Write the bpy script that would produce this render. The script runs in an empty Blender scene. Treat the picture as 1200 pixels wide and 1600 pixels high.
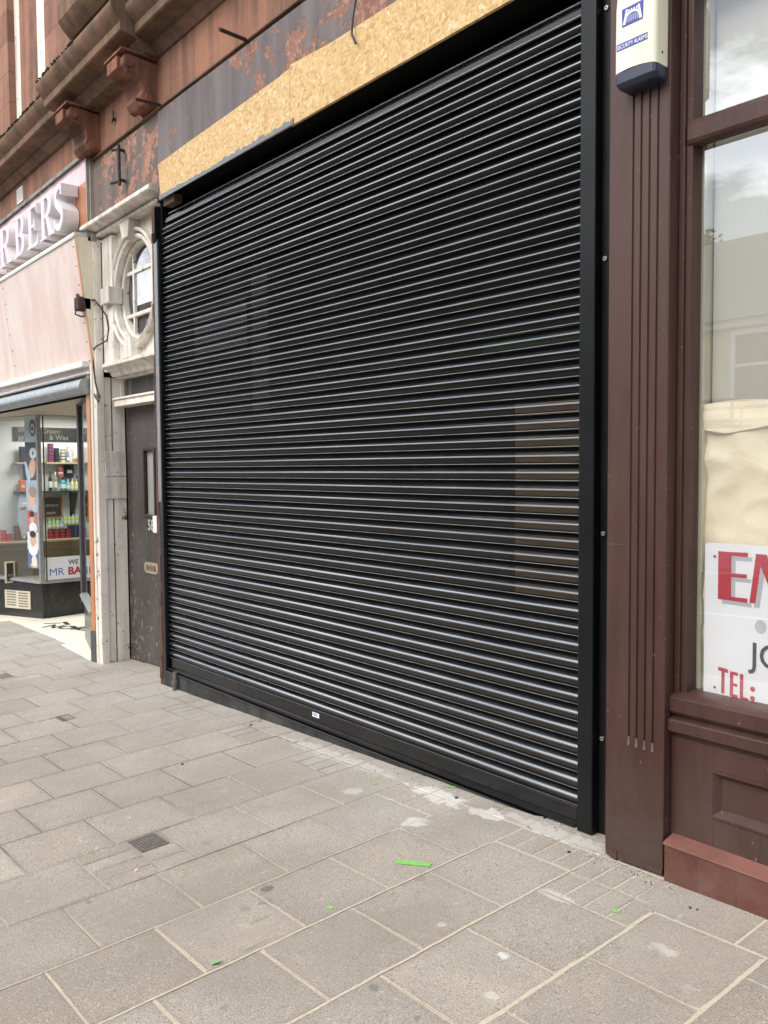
import bpy, bmesh, math, random
from mathutils import Vector, Matrix
random.seed(7)
sc = bpy.context.scene
C = sc.collection
R = math.radians
PI = math.pi

# ------------------------------------------------------------------ ground
def g(x, y):
    xx = max(-40, min(40, x))
    return .035 * xx + .035 * y - .233

def warp(v):
    k = .0075 * max(0., v[2] - 1.5)
    x = max(-8., min(6., v[0]))
    return (v[0], v[1], v[2] + k * (x if x < 0 else x * .5))

# ------------------------------------------------------------------ mesh builder
class MB:
    def __init__(s):
        s.v = []; s.f = []; s.mi = []; s.m = 0; s.att = {}
    def face(s, idx):
        s.f.append(tuple(idx)); s.mi.append(s.m)
    def poly(s, pts):
        n = len(s.v); s.v += [tuple(p) for p in pts]; s.face(range(n, n + len(pts))); return s
    def box(s, x0, x1, y0, y1, z0, z1, M=None):
        n = len(s.v)
        P = [(x0,y0,z0),(x1,y0,z0),(x1,y1,z0),(x0,y1,z0),(x0,y0,z1),(x1,y0,z1),(x1,y1,z1),(x0,y1,z1)]
        if M: P = [tuple(M @ Vector(p)) for p in P]
        s.v += P
        for q in ((0,3,2,1),(4,5,6,7),(0,1,5,4),(1,2,6,5),(2,3,7,6),(3,0,4,7)):
            s.face([n + i for i in q])
        return s
    def prism(s, pts, N, caps=True):
        """pts: closed 3D loop, extruded by vector N"""
        n = len(s.v); k = len(pts)
        s.v += [tuple(p) for p in pts]
        s.v += [tuple(Vector(p) + Vector(N)) for p in pts]
        if caps:
            s.face([n + i for i in range(k)][::-1]); s.face([n + k + i for i in range(k)])
        for i in range(k):
            j = (i + 1) % k
            s.face([n + i, n + j, n + k + j, n + k + i])
        return s
    def extr(s, prof, x0, x1, closed=True, caps=True, f=None):
        """profile of (y,z) extruded along x"""
        n = len(s.v); k = len(prof)
        for x in (x0, x1):
            for (y, z) in prof: s.v.append((x, y, z) if f is None else f(x, y, z))
        for i in range(k if closed else k - 1):
            j = (i + 1) % k
            s.face([n + i, n + j, n + k + j, n + k + i])
        if closed and caps:
            s.face([n + i for i in range(k)][::-1]); s.face([n + k + i for i in range(k)])
        return s
    def tube(s, pts, r, n=8, caps=True):
        pts = [Vector(p) for p in pts]; rings = []
        up = Vector((.13, .31, .94))
        for i, p in enumerate(pts):
            d = (pts[min(i + 1, len(pts) - 1)] - pts[max(i - 1, 0)]).normalized()
            a = d.cross(up)
            if a.length < .05: a = d.cross(Vector((1, 0, 0)))
            a.normalize(); b = d.cross(a)
            rr = r[i] if isinstance(r, (list, tuple)) else r
            rings.append([p + a * rr * math.cos(2*PI*j/n) + b * rr * math.sin(2*PI*j/n) for j in range(n)])
        o = len(s.v)
        for ring in rings: s.v += [tuple(q) for q in ring]
        for i in range(len(rings) - 1):
            for j in range(n):
                k = (j + 1) % n
                s.face([o + i*n + j, o + i*n + k, o + (i+1)*n + k, o + (i+1)*n + j])
        if caps:
            s.face([o + j for j in range(n)][::-1]); s.face([o + (len(rings)-1)*n + j for j in range(n)])
        return s
    def lathe(s, prof, c=(0,0,0), n=14):
        """prof (r,z) about vertical axis"""
        o = len(s.v)
        for (r, z) in prof:
            for j in range(n):
                s.v.append((c[0] + r*math.cos(2*PI*j/n), c[1] + r*math.sin(2*PI*j/n), c[2] + z))
        for i in range(len(prof) - 1):
            for j in range(n):
                k = (j + 1) % n
                s.face([o + i*n + j, o + i*n + k, o + (i+1)*n + k, o + (i+1)*n + j])
        s.face([o + j for j in range(n)][::-1]); s.face([o + (len(prof)-1)*n + j for j in range(n)])
        return s
    def frame2(s, O, U, V, P, depth, back=0.):
        """2D polygon P mapped on plane with outward normal UxV and extruded"""
        O = Vector(O); U = Vector(U); V = Vector(V); Nn = U.cross(V)
        pts = [O + U*a + V*b - Nn*back for a, b in P]
        s.prism(pts, Nn * (depth + back)); return s

def mat_index(mb, i): mb.m = i

def finish(me, smooth=None, bevel=None):
    bm = bmesh.new(); bm.from_mesh(me)
    bmesh.ops.recalc_face_normals(bm, faces=bm.faces)
    bm.to_mesh(me); bm.free()
    if smooth is not None:
        for p in me.polygons: p.use_smooth = True
        me.set_sharp_from_angle(angle=R(smooth))

def obj(name, mb, mats, parent=None, smooth=None, bevel=None, wp=False, recalc=True):
    me = bpy.data.meshes.new(name)
    vs = mb.v
    if wp: vs = [warp(v) for v in vs]
    root = parent
    off = Vector((0, 0, 0))
    while root is not None:
        off += root.location; root = root.parent
    vs = [(v[0]-off.x, v[1]-off.y, v[2]-off.z) for v in vs]
    me.from_pydata(vs, [], mb.f)
    if not isinstance(mats, (list, tuple)): mats = [mats]
    for m in mats: me.materials.append(m)
    for p, i in zip(me.polygons, mb.mi): p.material_index = i
    if recalc: finish(me, smooth)
    elif smooth is not None:
        for p in me.polygons: p.use_smooth = True
        me.set_sharp_from_angle(angle=R(smooth))
    o = bpy.data.objects.new(name, me); C.objects.link(o)
    if parent is not None: o.parent = parent
    if bevel:
        md = o.modifiers.new('bevel', 'BEVEL'); md.width = bevel; md.segments = 2; md.limit_method = 'ANGLE'; md.angle_limit = R(40)
    return o

def thing(name, label, cat, loc=(0,0,0), group=None):
    o = bpy.data.objects.new(name, None); C.objects.link(o); o.location = loc
    o.empty_display_size = .1
    o['label'] = label; o['category'] = cat
    if group: o['group'] = group
    return o
def tag(o, label, cat, group=None):
    o['label'] = label; o['category'] = cat
    if group: o['group'] = group
    return o
def struct(o, label=None):
    o['kind'] = 'structure'
    return o

def text_mb(mb, s, O, U, V, size, depth=.001, squeeze=1., bold=0., align='LEFT', spacing=1.):
    cu = bpy.data.curves.new('t', 'FONT'); cu.body = s; cu.size = size; cu.extrude = 0
    cu.offset = bold; cu.align_x = align; cu.space_character = spacing; cu.resolution_u = 3
    ob = bpy.data.objects.new('t', cu); C.objects.link(ob)
    dg = bpy.context.evaluated_depsgraph_get(); dg.update()
    me = ob.evaluated_get(dg).to_mesh()
    O = Vector(O); U = Vector(U); V = Vector(V); Nn = U.cross(V)
    n = len(mb.v)
    for v in me.vertices:
        mb.v.append(tuple(O + U*v.co.x*squeeze + V*v.co.y + Nn*depth))
    for p in me.polygons: mb.face([n + i for i in p.vertices])
    ob.evaluated_get(dg).to_mesh_clear()
    bpy.data.objects.remove(ob); bpy.data.curves.remove(cu)

X_, Y_, Z_ = Vector((1,0,0)), Vector((0,1,0)), Vector((0,0,1))

# ------------------------------------------------------------------ materials
class NT:
    def __init__(s, name):
        s.m = bpy.data.materials.new(name); s.m.use_nodes = True
        s.t = s.m.node_tree; s.t.nodes.clear()
        s.out = s.t.nodes.new('ShaderNodeOutputMaterial')
        s.tc = s.t.nodes.new('ShaderNodeTexCoord')
    def n(s, typ, props=None, **inp):
        nd = s.t.nodes.new('ShaderNode' + typ)
        for k, v in (props or {}).items(): setattr(nd, k, v)
        for k, v in inp.items():
            key = int(k[1:]) if k[0] == '_' and k[1:].isdigit() else k.replace('_', ' ')
            s.set(nd, key, v)
        return nd
    def set(s, nd, key, v):
        i = nd.inputs[key]
        if isinstance(v, bpy.types.NodeSocket): s.t.links.new(v, i)
        elif isinstance(v, bpy.types.Node): s.t.links.new(v.outputs[0], i)
        else:
            if isinstance(v, (tuple, list)) and len(v) == 3 and i.type == 'RGBA': v = (*v, 1)
            i.default_value = v
    def coord(s, scale=(1,1,1), rot=(0,0,0), loc=(0,0,0), src='Object'):
        return s.n('Mapping', Vector=s.tc.outputs[src], Scale=scale, Rotation=rot, Location=loc).outputs[0]
    def noise(s, scale, detail=4, rough=.55, vec=None, dist=0.):
        return s.n('TexNoise', Vector=vec or s.tc.outputs['Object'], Scale=scale, Detail=detail, Roughness=rough, Distortion=dist).outputs[0]
    def ramp(s, fac, stops, interp='LINEAR'):
        nd = s.n('ValToRGB', Fac=fac); cr = nd.color_ramp; cr.interpolation = interp
        while len(cr.elements) < len(stops): cr.elements.new(.5)
        for e, (p, c) in zip(cr.elements, stops):
            e.position = p
            e.color = (c, c, c, 1) if not isinstance(c, (tuple, list)) else (*c, 1)
        return nd.outputs[0]
    def mix(s, fac, a, b, mode='MIX'):
        nd = s.t.nodes.new('ShaderNodeMix'); nd.data_type = 'RGBA'; nd.blend_type = mode
        s.set(nd, 0, fac); s.set(nd, 6, a); s.set(nd, 7, b); return nd.outputs[2]
    def math(s, op, a, b=0., c=0.):
        nd = s.t.nodes.new('ShaderNodeMath'); nd.operation = op
        s.set(nd, 0, a); s.set(nd, 1, b)
        if op in ('MULTIPLY_ADD',): s.set(nd, 2, c)
        return nd.outputs[0]
    def sep(s, vec=None):
        nd = s.n('SeparateXYZ', Vector=vec or s.tc.outputs['Object']); return nd.outputs
    def pbr(s, col, rough=.6, bump=None, bstr=.3, bdist=.003, **kw):
        b = s.n('BsdfPrincipled'); s.set(b, 'Base Color', col); s.set(b, 'Roughness', rough)
        for k, v in kw.items(): s.set(b, k.replace('_', ' '), v)
        if bump is not None:
            bn = s.n('Bump', Height=bump, Strength=bstr, Distance=bdist); s.t.links.new(bn.outputs[0], b.inputs['Normal'])
        s.b = b
        return b
    def done(s, sh):
        s.t.links.new(sh.outputs[0] if isinstance(sh, bpy.types.Node) else sh, s.out.inputs[0]); return s.m

def simple(name, col, rough=.6, var=.12, scale=6., bump=0., dirt=0., dirtcol=(.05,.045,.04), metal=0., spec=.5, ior=None):
    t = NT(name)
    n = t.noise(scale, 5, .6)
    c = t.mix(t.ramp(n, [(.3, 0.), (.7, 1.)]), tuple(x*(1-var) for x in col), tuple(min(1, x*(1+var)) for x in col))
    if dirt:
        d = t.ramp(t.noise(scale*.6, 6, .7, vec=t.coord(scale=(1, 1, .35))), [(.5-.05, 0.), (.78, 1.)])
        c = t.mix(t.math('MULTIPLY', d, dirt), c, dirtcol)
    r = t.math('MULTIPLY_ADD', t.noise(scale*2.3, 4), .25, rough - .12)
    kw = dict(Metallic=metal); kw['Specular_IOR_Level'] = spec
    if ior: kw['IOR'] = ior
    b = t.pbr(c, r, t.noise(scale*12, 4) if bump else None, bump, .004, **kw)
    return t.done(b)

def streaky(name, col, col2, chip=None, chipamt=.66, rough=.6, sx=9., sz=.7, amt=.6, grime_low=None, bump=.25, fine=30., spec=.4):
    """painted wall surface with vertical weather streaks, blotches and chips"""
    t = NT(name)
    st = t.noise(1., 6, .65, vec=t.coord(scale=(sx, sx, sz)))
    bl = t.noise(2.2, 6, .65)
    f = t.ramp(t.math('MULTIPLY', st, t.math('ADD', bl, .5)), [(.36, 0.), (.66, 1.)])
    c = t.mix(t.math('MULTIPLY', f, amt), col, col2)
    c = t.mix(t.math('MULTIPLY', t.noise(fine, 3), .18), c, tuple(x*.55 for x in col))
    h = t.noise(fine*1.5, 5, .7)
    if chip:
        ch = t.ramp(t.noise(11., 8, .78, vec=t.coord(scale=(1,1,.8))), [(chipamt, 0.), (chipamt+.02, 1.)])
        cc = t.mix(t.noise(40., 3), chip, tuple(x*.45 for x in chip))
        c = t.mix(ch, c, cc)
        h = t.math('SUBTRACT', t.math('MULTIPLY', h, .3), ch)
    b = t.pbr(c, t.math('MULTIPLY_ADD', bl, .3, rough-.15), h, bump, .003, Specular_IOR_Level=spec)
    return t.done(b)

M = {}
# black powder coat of the shutter
def slat_mat(name, holes, ior=1.5, nose=False):
    t = NT(name)
    sm = t.noise(1.6, 5, .6, vec=t.coord(scale=(1, 1, 4)))
    col = t.mix(t.ramp(sm, [(.4, 0.), (.75, 1.)]), (.004, .004, .0045), (.010, .009, .0085))
    du = t.ramp(t.noise(1.1, 7, .72, vec=t.coord(scale=(1, 1, .8), loc=(3, 1, 2))), [(.5, 0.), (.72, .4)])
    col = t.mix(du, col, (.032, .029, .026))
    spk = t.ramp(t.noise(110., 3, .6), [(.70, 0.), (.73, 1.)])
    col = t.mix(t.math('MULTIPLY', spk, .25), col, (.25, .23, .2))
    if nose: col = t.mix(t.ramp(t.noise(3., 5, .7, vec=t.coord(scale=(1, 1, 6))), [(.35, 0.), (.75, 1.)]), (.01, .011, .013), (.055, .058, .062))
    rr = t.math('MULTIPLY_ADD', t.noise(7., 5, .6, vec=t.coord(scale=(.5, 1, 3))), .16, .04 if nose else .12)
    b = t.pbr(col, rr, t.noise(2.2, 2, .5, vec=t.coord(scale=(1, 1, 2.))), .07, .01, IOR=ior)
    if not holes: return t.done(b)
    s = t.sep()
    u = t.math('DIVIDE', s[0], .0105); v = t.math('DIVIDE', s[2], .0053)
    row = t.math('FLOOR', v)
    fu = t.math('SUBTRACT', t.math('FRACT', t.math('ADD', u, t.math('MULTIPLY', t.math('FLOORED_MODULO', row, 2.), .5))), .5)
    fv = t.math('SUBTRACT', t.math('FRACT', v), .5)
    d = t.math('ADD', t.math('POWER', t.math('DIVIDE', fu, .27), 2.), t.math('POWER', t.math('DIVIDE', fv, .36), 2.))
    hole = t.math('LESS_THAN', d, 1.)
    # holes only in the bulged face of each slat
    ph = t.math('MULTIPLY', t.math('FRACT', t.math('DIVIDE', t.math('ADD', s[2], SH_OFF), .076)), .076)
    inb = t.math('MULTIPLY', t.math('GREATER_THAN', ph, .008), t.math('LESS_THAN', ph, .0545))
    hole = t.math('MULTIPLY', hole, inb)
    tr = t.n('BsdfTransparent')
    mx = t.n('MixShader', _0=hole, _1=b.outputs[0], _2=tr.outputs[0])
    return t.done(mx)
SH_BASE = (0, 0, -.13)
SH_OFF = -.13 + .076*10
M['slat'] = slat_mat('black_powder_coat', False)
M['slat_holes'] = slat_mat('black_perforated_steel', True)
M['nose'] = slat_mat('painted_highlight_crown', False, 3.0, True)  # paler, shinier strip that puts the slat highlight into the material
M['nose_holes'] = slat_mat('painted_highlight_holed_crown', True, 3.0, True)
M['guide'] = simple('black_guide_paint', (.008, .0085, .0095), .36, .3, 3., ior=1.42, spec=.32)
M['guide_pale'] = simple('guide_reflection_grey', (.20, .215, .235), .35, .12, 8., dirt=.5)
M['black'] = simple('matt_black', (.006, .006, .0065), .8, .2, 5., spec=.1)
M['lip'] = simple('painted_lip_highlight', (.36, .37, .39), .35, .35, 9., ior=1.6)  # pale grey bead standing in for the thin line of reflected light
M['screw'] = simple('zinc_screw', (.55, .55, .54), .35, .1, 50., metal=.7)

DARKS = [(3.475, -1.295, .026, .030, .75), (3.56, -1.36, .014, .035, .4), (3.66, -1.44, .010, .05, .35), (3.80, -1.55, .010, .06, .25), (4.28, -1.408, .022, .018, .55), (4.49, -1.41, .012, .012, .6), (4.03, -1.80, .014, .014, .4), (3.05, -1.85, .02, .012, .4)]
def make_paving():
    t = NT('paving_slabs')
    at = t.n('Attribute', dict(attribute_name='tone')); tv = at.outputs['Fac']
    base = t.ramp(tv, [(0., (.325, .270, .208)), (.25, (.400, .340, .268)), (.5, (.392, .345, .288)), (.75, (.448, .384, .306)), (1., (.495, .432, .350))])
    blot = t.noise(3.1, 7, .68)
    c = t.mix(t.ramp(blot, [(.35, 0.), (.7, 1.)]), t.mix(.5, base, (.25,.222,.19)), base)
    ea = t.n('Attribute', dict(attribute_name='edge')).outputs['Fac']
    en = t.math('MULTIPLY', t.math('POWER', ea, 2.), t.ramp(t.noise(14., 5, .7, vec=t.coord(loc=(7,1,2))), [(.3, .1), (.7, 1.)]))
    c = t.mix(t.math('MULTIPLY', en, .55), c, (.20, .172, .142))
    # pale cement dust next to the wall
    s = t.sep()
    near = t.math('ADD', s[1], t.math('MULTIPLY', t.math('SUBTRACT', t.noise(1.3, 5, .7), .5), 2.2))
    xr = t.ramp(t.math('DIVIDE', t.math('ADD', s[0], 2.), 8.), [(.1, 1.), (.62, .85), (.82, .55), (.9, .1)])
    nm = t.n('MapRange', Value=near); nm.inputs['From Min'].default_value = -1.35; nm.inputs['From Max'].default_value = .05
    dust = t.math('MULTIPLY', nm.outputs[0], xr)
    c = t.mix(t.math('MULTIPLY', dust, .6), c, (.56, .53, .485))
    # aggregate speckle
    sp = t.noise(210., 3, .65)
    c = t.mix(t.ramp(sp, [(.34, .95), (.49, 0.)]), c, (.085, .072, .06))
    sp2 = t.noise(150., 2, .6, vec=t.coord(loc=(5, 3, 1)))
    c = t.mix(t.ramp(sp2, [(.57, 0.), (.66, .8)]), c, (.52, .48, .42))
    pits = t.ramp(t.n('TexVoronoi', Vector=t.tc.outputs['Object'], Scale=38.).outputs['Distance'], [(.05, 1.), (.085, 0.)])
    c = t.mix(t.math('MULTIPLY', pits, t.ramp(t.noise(6., 3), [(.5, 0.), (.62, .7)])), c, (.09, .08, .07))
    # white splashes, chewing gum, dark drips
    wn = t.noise(9., 8, .75, vec=t.coord(loc=(2.2, 1.7, 0)))
    c = t.mix(t.ramp(wn, [(.63, 0.), (.675, .75)]), c, (.58, .56, .51))
    gum = t.n('TexVoronoi', Vector=t.tc.outputs['Object'], Scale=3.2, Randomness=1.)
    gm = t.ramp(gum.outputs['Distance'], [(.06, 1.), (.08, 0.)])
    gc = t.mix(t.ramp(t.sep(gum.outputs['Color'])[0], [(.55, 0.), (.6, 1.)]), (.12, .11, .10), (.52, .50, .44))
    c = t.mix(t.math('MULTIPLY', gm, .32), c, gc)
    wk = t.ramp(t.noise(48., 5, .7, vec=t.coord(loc=(9, 2, 4))), [(.655, 0.), (.69, .75)])
    c = t.mix(t.math('MULTIPLY', wk, t.ramp(t.noise(2.6, 4), [(.42, .1), (.6, 1.)])), c, (.66, .63, .56))
    dk2 = t.ramp(t.noise(30., 5, .72, vec=t.coord(loc=(1, 8, 4))), [(.66, 0.), (.70, .7)])
    c = t.mix(t.math('MULTIPLY', dk2, t.ramp(t.noise(1.8, 4, vec=t.coord(loc=(5, 5, 0))), [(.42, .1), (.6, 1.)])), c, (.12, .10, .085))
    lg = t.ramp(t.noise(.9, 5, .6, vec=t.coord(scale=(1, .6, 1), loc=(4, 9, 0))), [(.42, .45), (.56, 0.)])
    c = t.mix(lg, c, (.25, .215, .178))
    # dark oily smear and gum spots
    for (px, py, rx, ry, a) in DARKS:
        dx = t.math('POWER', t.math('DIVIDE', t.math('SUBTRACT', s[0], px), rx), 2.)
        dy = t.math('POWER', t.math('DIVIDE', t.math('SUBTRACT', s[1], py), ry), 2.)
        d = t.math('ADD', t.math('ADD', dx, dy), t.math('MULTIPLY', t.math('SUBTRACT', t.noise(30., 4, .7), .5), 2.5))
        k = t.n('MapRange', Value=d); k.inputs['From Min'].default_value = 1.1; k.inputs['From Max'].default_value = .6
        k.inputs['To Max'].default_value = a
        c = t.mix(k.outputs[0], c, (.12, .115, .115))
    # spilled plaster in front of the shutter
    for (px, py, rx, ry, a) in ((3.27, -.17, .20, .075, .8), (3.42, -.46, .07, .055, .7), (3.60, -.17, .10, .05, .7), (2.9, -.42, .05, .05, .4), (4.80, -.60, .05, .03, .45), (4.33, -.56, .07, .03, .5), (4.45, -.99, .026, .020, .8), (4.575, -1.175, .03, .018, .5), (4.16, -1.0, .02, .02, .4), (4.0, -.12, .4, .05, .45), (2.4, -.15, .6, .06, .4)):
        dx = t.math('POWER', t.math('DIVIDE', t.math('SUBTRACT', s[0], px), rx), 2.)
        dy = t.math('POWER', t.math('DIVIDE', t.math('SUBTRACT', s[1], py), ry), 2.)
        d = t.math('ADD', t.math('ADD', dx, dy), t.math('MULTIPLY', t.math('SUBTRACT', t.noise(22., 5, .7), .5), 5.))
        k = t.n('MapRange', Value=d); k.inputs['From Min'].default_value = 1.1; k.inputs['From Max'].default_value = .5
        k.inputs['To Max'].default_value = a
        c = t.mix(k.outputs[0], c, (.62, .585, .50) if px > 4.5 else (.66, .645, .60))
    h = t.math('ADD', t.math('MULTIPLY', sp, .6), t.math('MULTIPLY', t.noise(30., 6, .7), .7))
    b = t.pbr(c, t.math('MULTIPLY_ADD', blot, .2, .62), h, .45, .004, Specular_IOR_Level=.35)
    return t.done(b)
M['paving'] = make_paving()
def make_sand():
    t = NT('joint_sand')
    s = t.sep()
    near = t.math('MULTIPLY_ADD', s[0], .5, -1.05)  # sandy joints from x about 2.2 upward
    near = t.math('ADD', near, t.math('SUBTRACT', t.noise(2., 4), .5))
    nr = t.ramp(near, [(.1, 0.), (.7, 1.)])
    sand = t.mix(t.noise(60., 4), (.43, .365, .27), (.60, .53, .41))
    sand = t.mix(t.ramp(t.noise(70., 4, .7, vec=t.coord(loc=(3,3,3))), [(.60, 0.), (.70, .7)]), sand, (.17, .14, .11))
    dark = t.mix(t.noise(25., 4), (.085, .075, .065), (.25, .222, .19))
    b = t.pbr(t.mix(nr, dark, sand), .9, t.noise(120., 4), .6, .004)
    return t.done(b)
M['sand'] = make_sand()

def make_osb():
    t = NT('osb_board')
    co = t.coord(scale=(1, .05, 1))
    vo = t.n('TexVoronoi', Vector=t.n('Mapping', Vector=co, Scale=(1,1,1.35)).outputs[0], Scale=27., Randomness=1.)
    ang = t.math('MULTIPLY', t.sep(vo.outputs['Color'])[0], 3.1)
    rv = t.n('VectorRotate', dict(rotation_type='Y_AXIS'), Vector=co, Angle=ang)
    st = t.noise(1., 3, .6, vec=t.n('Mapping', Vector=rv.outputs[0], Scale=(26, 1, 190)).outputs[0])
    vo2 = t.n('TexVoronoi', Vector=t.n('Mapping', Vector=rv.outputs[0], Scale=(16, 1, 60)).outputs[0], Scale=1.)
    cellc = t.sep(vo2.outputs['Color'])[1]
    c = t.ramp(cellc, [(0., (.44, .26, .09)), (.2, (.55, .355, .14)), (.6, (.64, .435, .19)), (.9, (.71, .51, .25)), (1., (.80, .63, .38))])
    c = t.mix(t.ramp(st, [(.35, .45), (.55, 0.)]), c, (.44, .24, .07))
    big = t.noise(2.3, 4)
    c = t.mix(t.ramp(big, [(.4, 0.), (.7, .35)]), c, (.55, .34, .13))
    dk = t.ramp(t.noise(34., 4, .8, vec=t.coord(loc=(1,2,3), scale=(1,1,1.6))), [(.71, 0.), (.75, .7)])
    c = t.mix(dk, c, (.16, .08, .03))
    b = t.pbr(c, .6, t.math('ADD', cellc, st), .3, .002)
    return t.done(b)
M['osb'] = make_osb()

def make_peel(name, thr=.56, paint=(.105, .088, .088), under=(.37, .19, .14), big=2.2):
    t = NT(name)
    n1 = t.noise(big, 9, .72, vec=t.coord(scale=(1,1,1.2)))
    n2 = t.noise(.7, 3, .5)
    m = t.math('ADD', t.math('MULTIPLY', n1, .75), t.math('MULTIPLY', n2, .25))
    f = t.ramp(m, [(thr-.012, 0.), (thr+.012, 1.)])
    st = t.noise(1., 5, .6, vec=t.coord(scale=(9, 9, .8)))
    pc = t.mix(t.ramp(st, [(.35, 0.), (.7, 1.)]), paint, tuple(x*1.75 for x in paint))
    pc = t.mix(t.ramp(t.noise(5., 7, .7, vec=t.coord(loc=(4,4,4))), [(.55, 0.), (.7, .55)]), pc, (.19, .14, .115))
    uc = t.mix(t.noise(14., 6, .7), under, tuple(x*.42 for x in under))
    uc = t.mix(t.ramp(t.noise(30., 5, .7), [(.5, 0.), (.6, .5)]), uc, (.58, .36, .27))
    c = t.mix(f, pc, uc)
    h = t.math('SUBTRACT', t.math('MULTIPLY', t.noise(45., 5), .4), f)
    b = t.pbr(c, t.math('MULTIPLY_ADD', f, .3, .6), h, .5, .004, Specular_IOR_Level=.3)
    return t.done(b)
M['peel_band'] = make_peel('peeling_grey_paint', .54, big=2.4)
M['peel_patch'] = make_peel('flaking_brown_paint', .497, paint=(.105, .078, .066), under=(.46, .235, .17), big=3.6)

def make_stone(name, col=(.42, .175, .105), dark=(.085, .055, .042), amt=.6, block=None):
    t = NT(name)
    n1 = t.noise(2., 7, .7); st = t.noise(1., 6, .65, vec=t.coord(scale=(7, 7, .55)))
    c = t.mix(t.noise(6., 6, .65), tuple(x*.78 for x in col), tuple(x*1.14 for x in col))
    bed = t.noise(1., 4, .6, vec=t.coord(scale=(1.2, 1.2, 22), rot=(0, .12, 0)))
    c = t.mix(t.math('MULTIPLY', t.ramp(bed, [(.35, 0.), (.7, 1.)]), .3), c, tuple(x*.6 for x in col))
    f = t.ramp(t.math('MULTIPLY', st, t.math('ADD', n1, .5)), [(.38, 0.), (.62, 1.)])
    c = t.mix(t.math('MULTIPLY', f, amt), c, dark)
    h = t.math('ADD', t.noise(40., 6, .7), t.math('MULTIPLY', n1, .6))
    if block:
        br = t.n('TexBrick', dict(offset=.5), Vector=t.coord(rot=(PI/2, 0, 0)), Scale=1.)
        br.inputs['Color1'].default_value = (1,1,1,1); br.inputs['Color2'].default_value = (.72,.72,.72,1)
        br.inputs['Mortar'].default_value = (.62,.55,.5,1)
        br.inputs['Brick Width'].default_value = block[0]; br.inputs['Row Height'].default_value = block[1]
        br.inputs['Mortar Size'].default_value = .006; br.inputs['Mortar Smooth'].default_value = .1
        c = t.mix(1., c, br.outputs[0], 'MULTIPLY')
        h = t.math('SUBTRACT', h, t.math('MULTIPLY', br.outputs['Fac'], 1.2))
    b = t.pbr(c, .85, h, .35, .006, Specular_IOR_Level=.2)
    return t.done(b)
M['stone'] = make_stone('red_sandstone', (.36, .175, .115), (.075, .055, .045), amt=.62)
M['stone_block'] = make_stone('red_sandstone_blocks', (.40, .205, .14), amt=.35, block=(.62, .33))
M['stone_dirty'] = make_stone('weathered_sandstone', (.24, .14, .09), (.075, .060, .042), amt=.7)
M['stone_carved'] = make_stone('carved_red_stone', (.30, .125, .08), (.06, .042, .033), amt=.85)
M['moss'] = simple('mossy_dirt', (.035, .036, .018), .95, .5, 30., bump=.8)
M['white_stone'] = streaky('cream_painted_stone', (.84, .79, .71), (.36, .31, .25), chip=(.34, .23, .15), chipamt=.63, rough=.6, amt=.75)
M['white_wood'] = streaky('flaking_white_wood', (.88, .83, .75), (.44, .37, .29), chip=(.12, .08, .055), chipamt=.60, rough=.55, amt=.6)
M['cream_panel'] = streaky('cream_board', (.82, .75, .58), (.58, .52, .38), rough=.5, amt=.5)
M['pink'] = streaky('faded_pink_board', (.62, .44, .385), (.72, .61, .54), rough=.38, sx=5., sz=.9, amt=.9, bump=.06, fine=12.)
M['pink_pale'] = streaky('pink_haze_board', (.70, .47, .49), (.74, .60, .60), rough=.3, sx=3., amt=.8, bump=.04)
M['orange_board'] = streaky('orange_brown_board', (.43, .165, .082), (.55, .28, .17), rough=.3, sx=5., amt=.55, bump=.06)
M['orange'] = simple('orange_pilaster_paint', (.52, .205, .08), .4, .12, 5., dirt=.15)
M['lead'] = simple('grey_lead_flashing', (.25, .235, .21), .7, .35, 9., bump=.5, dirt=.6)
M['grey_trim'] = simple('green_grey_trim', (.30, .28, .22), .5, .2, 7., dirt=.7)
M['galv'] = simple('galvanised_roller', (.36, .38, .40), .38, .22, 14., metal=.6)
M['alu'] = simple('aluminium_frame', (.42, .42, .42), .35, .15, 20., metal=.5)
M['dark_alu'] = simple('dark_frame', (.075, .068, .07), .4, .2, 20., metal=.3)
M['beige'] = simple('beige_soffit', (.52, .44, .35), .6, .08, 3.)
def make_granite():
    t = NT('polished_black_granite')
    v = t.noise(60., 3, .6)
    c = t.mix(t.ramp(v, [(.62, 0.), (.7, 1.)]), (.013, .014, .013), (.10, .11, .085))
    c = t.mix(t.ramp(t.noise(5., 6, .7), [(.5, 0.), (.7, .4)]), c, (.06, .06, .055))
    return t.done(t.pbr(c, .25))
M['granite'] = make_granite()
M['terrazzo'] = simple('cream_terrazzo', (.88, .83, .70), .45, .06, 40.)
M['ink'] = simple('dark_inlay', (.04, .04, .042), .5, .1, 20.)
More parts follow.
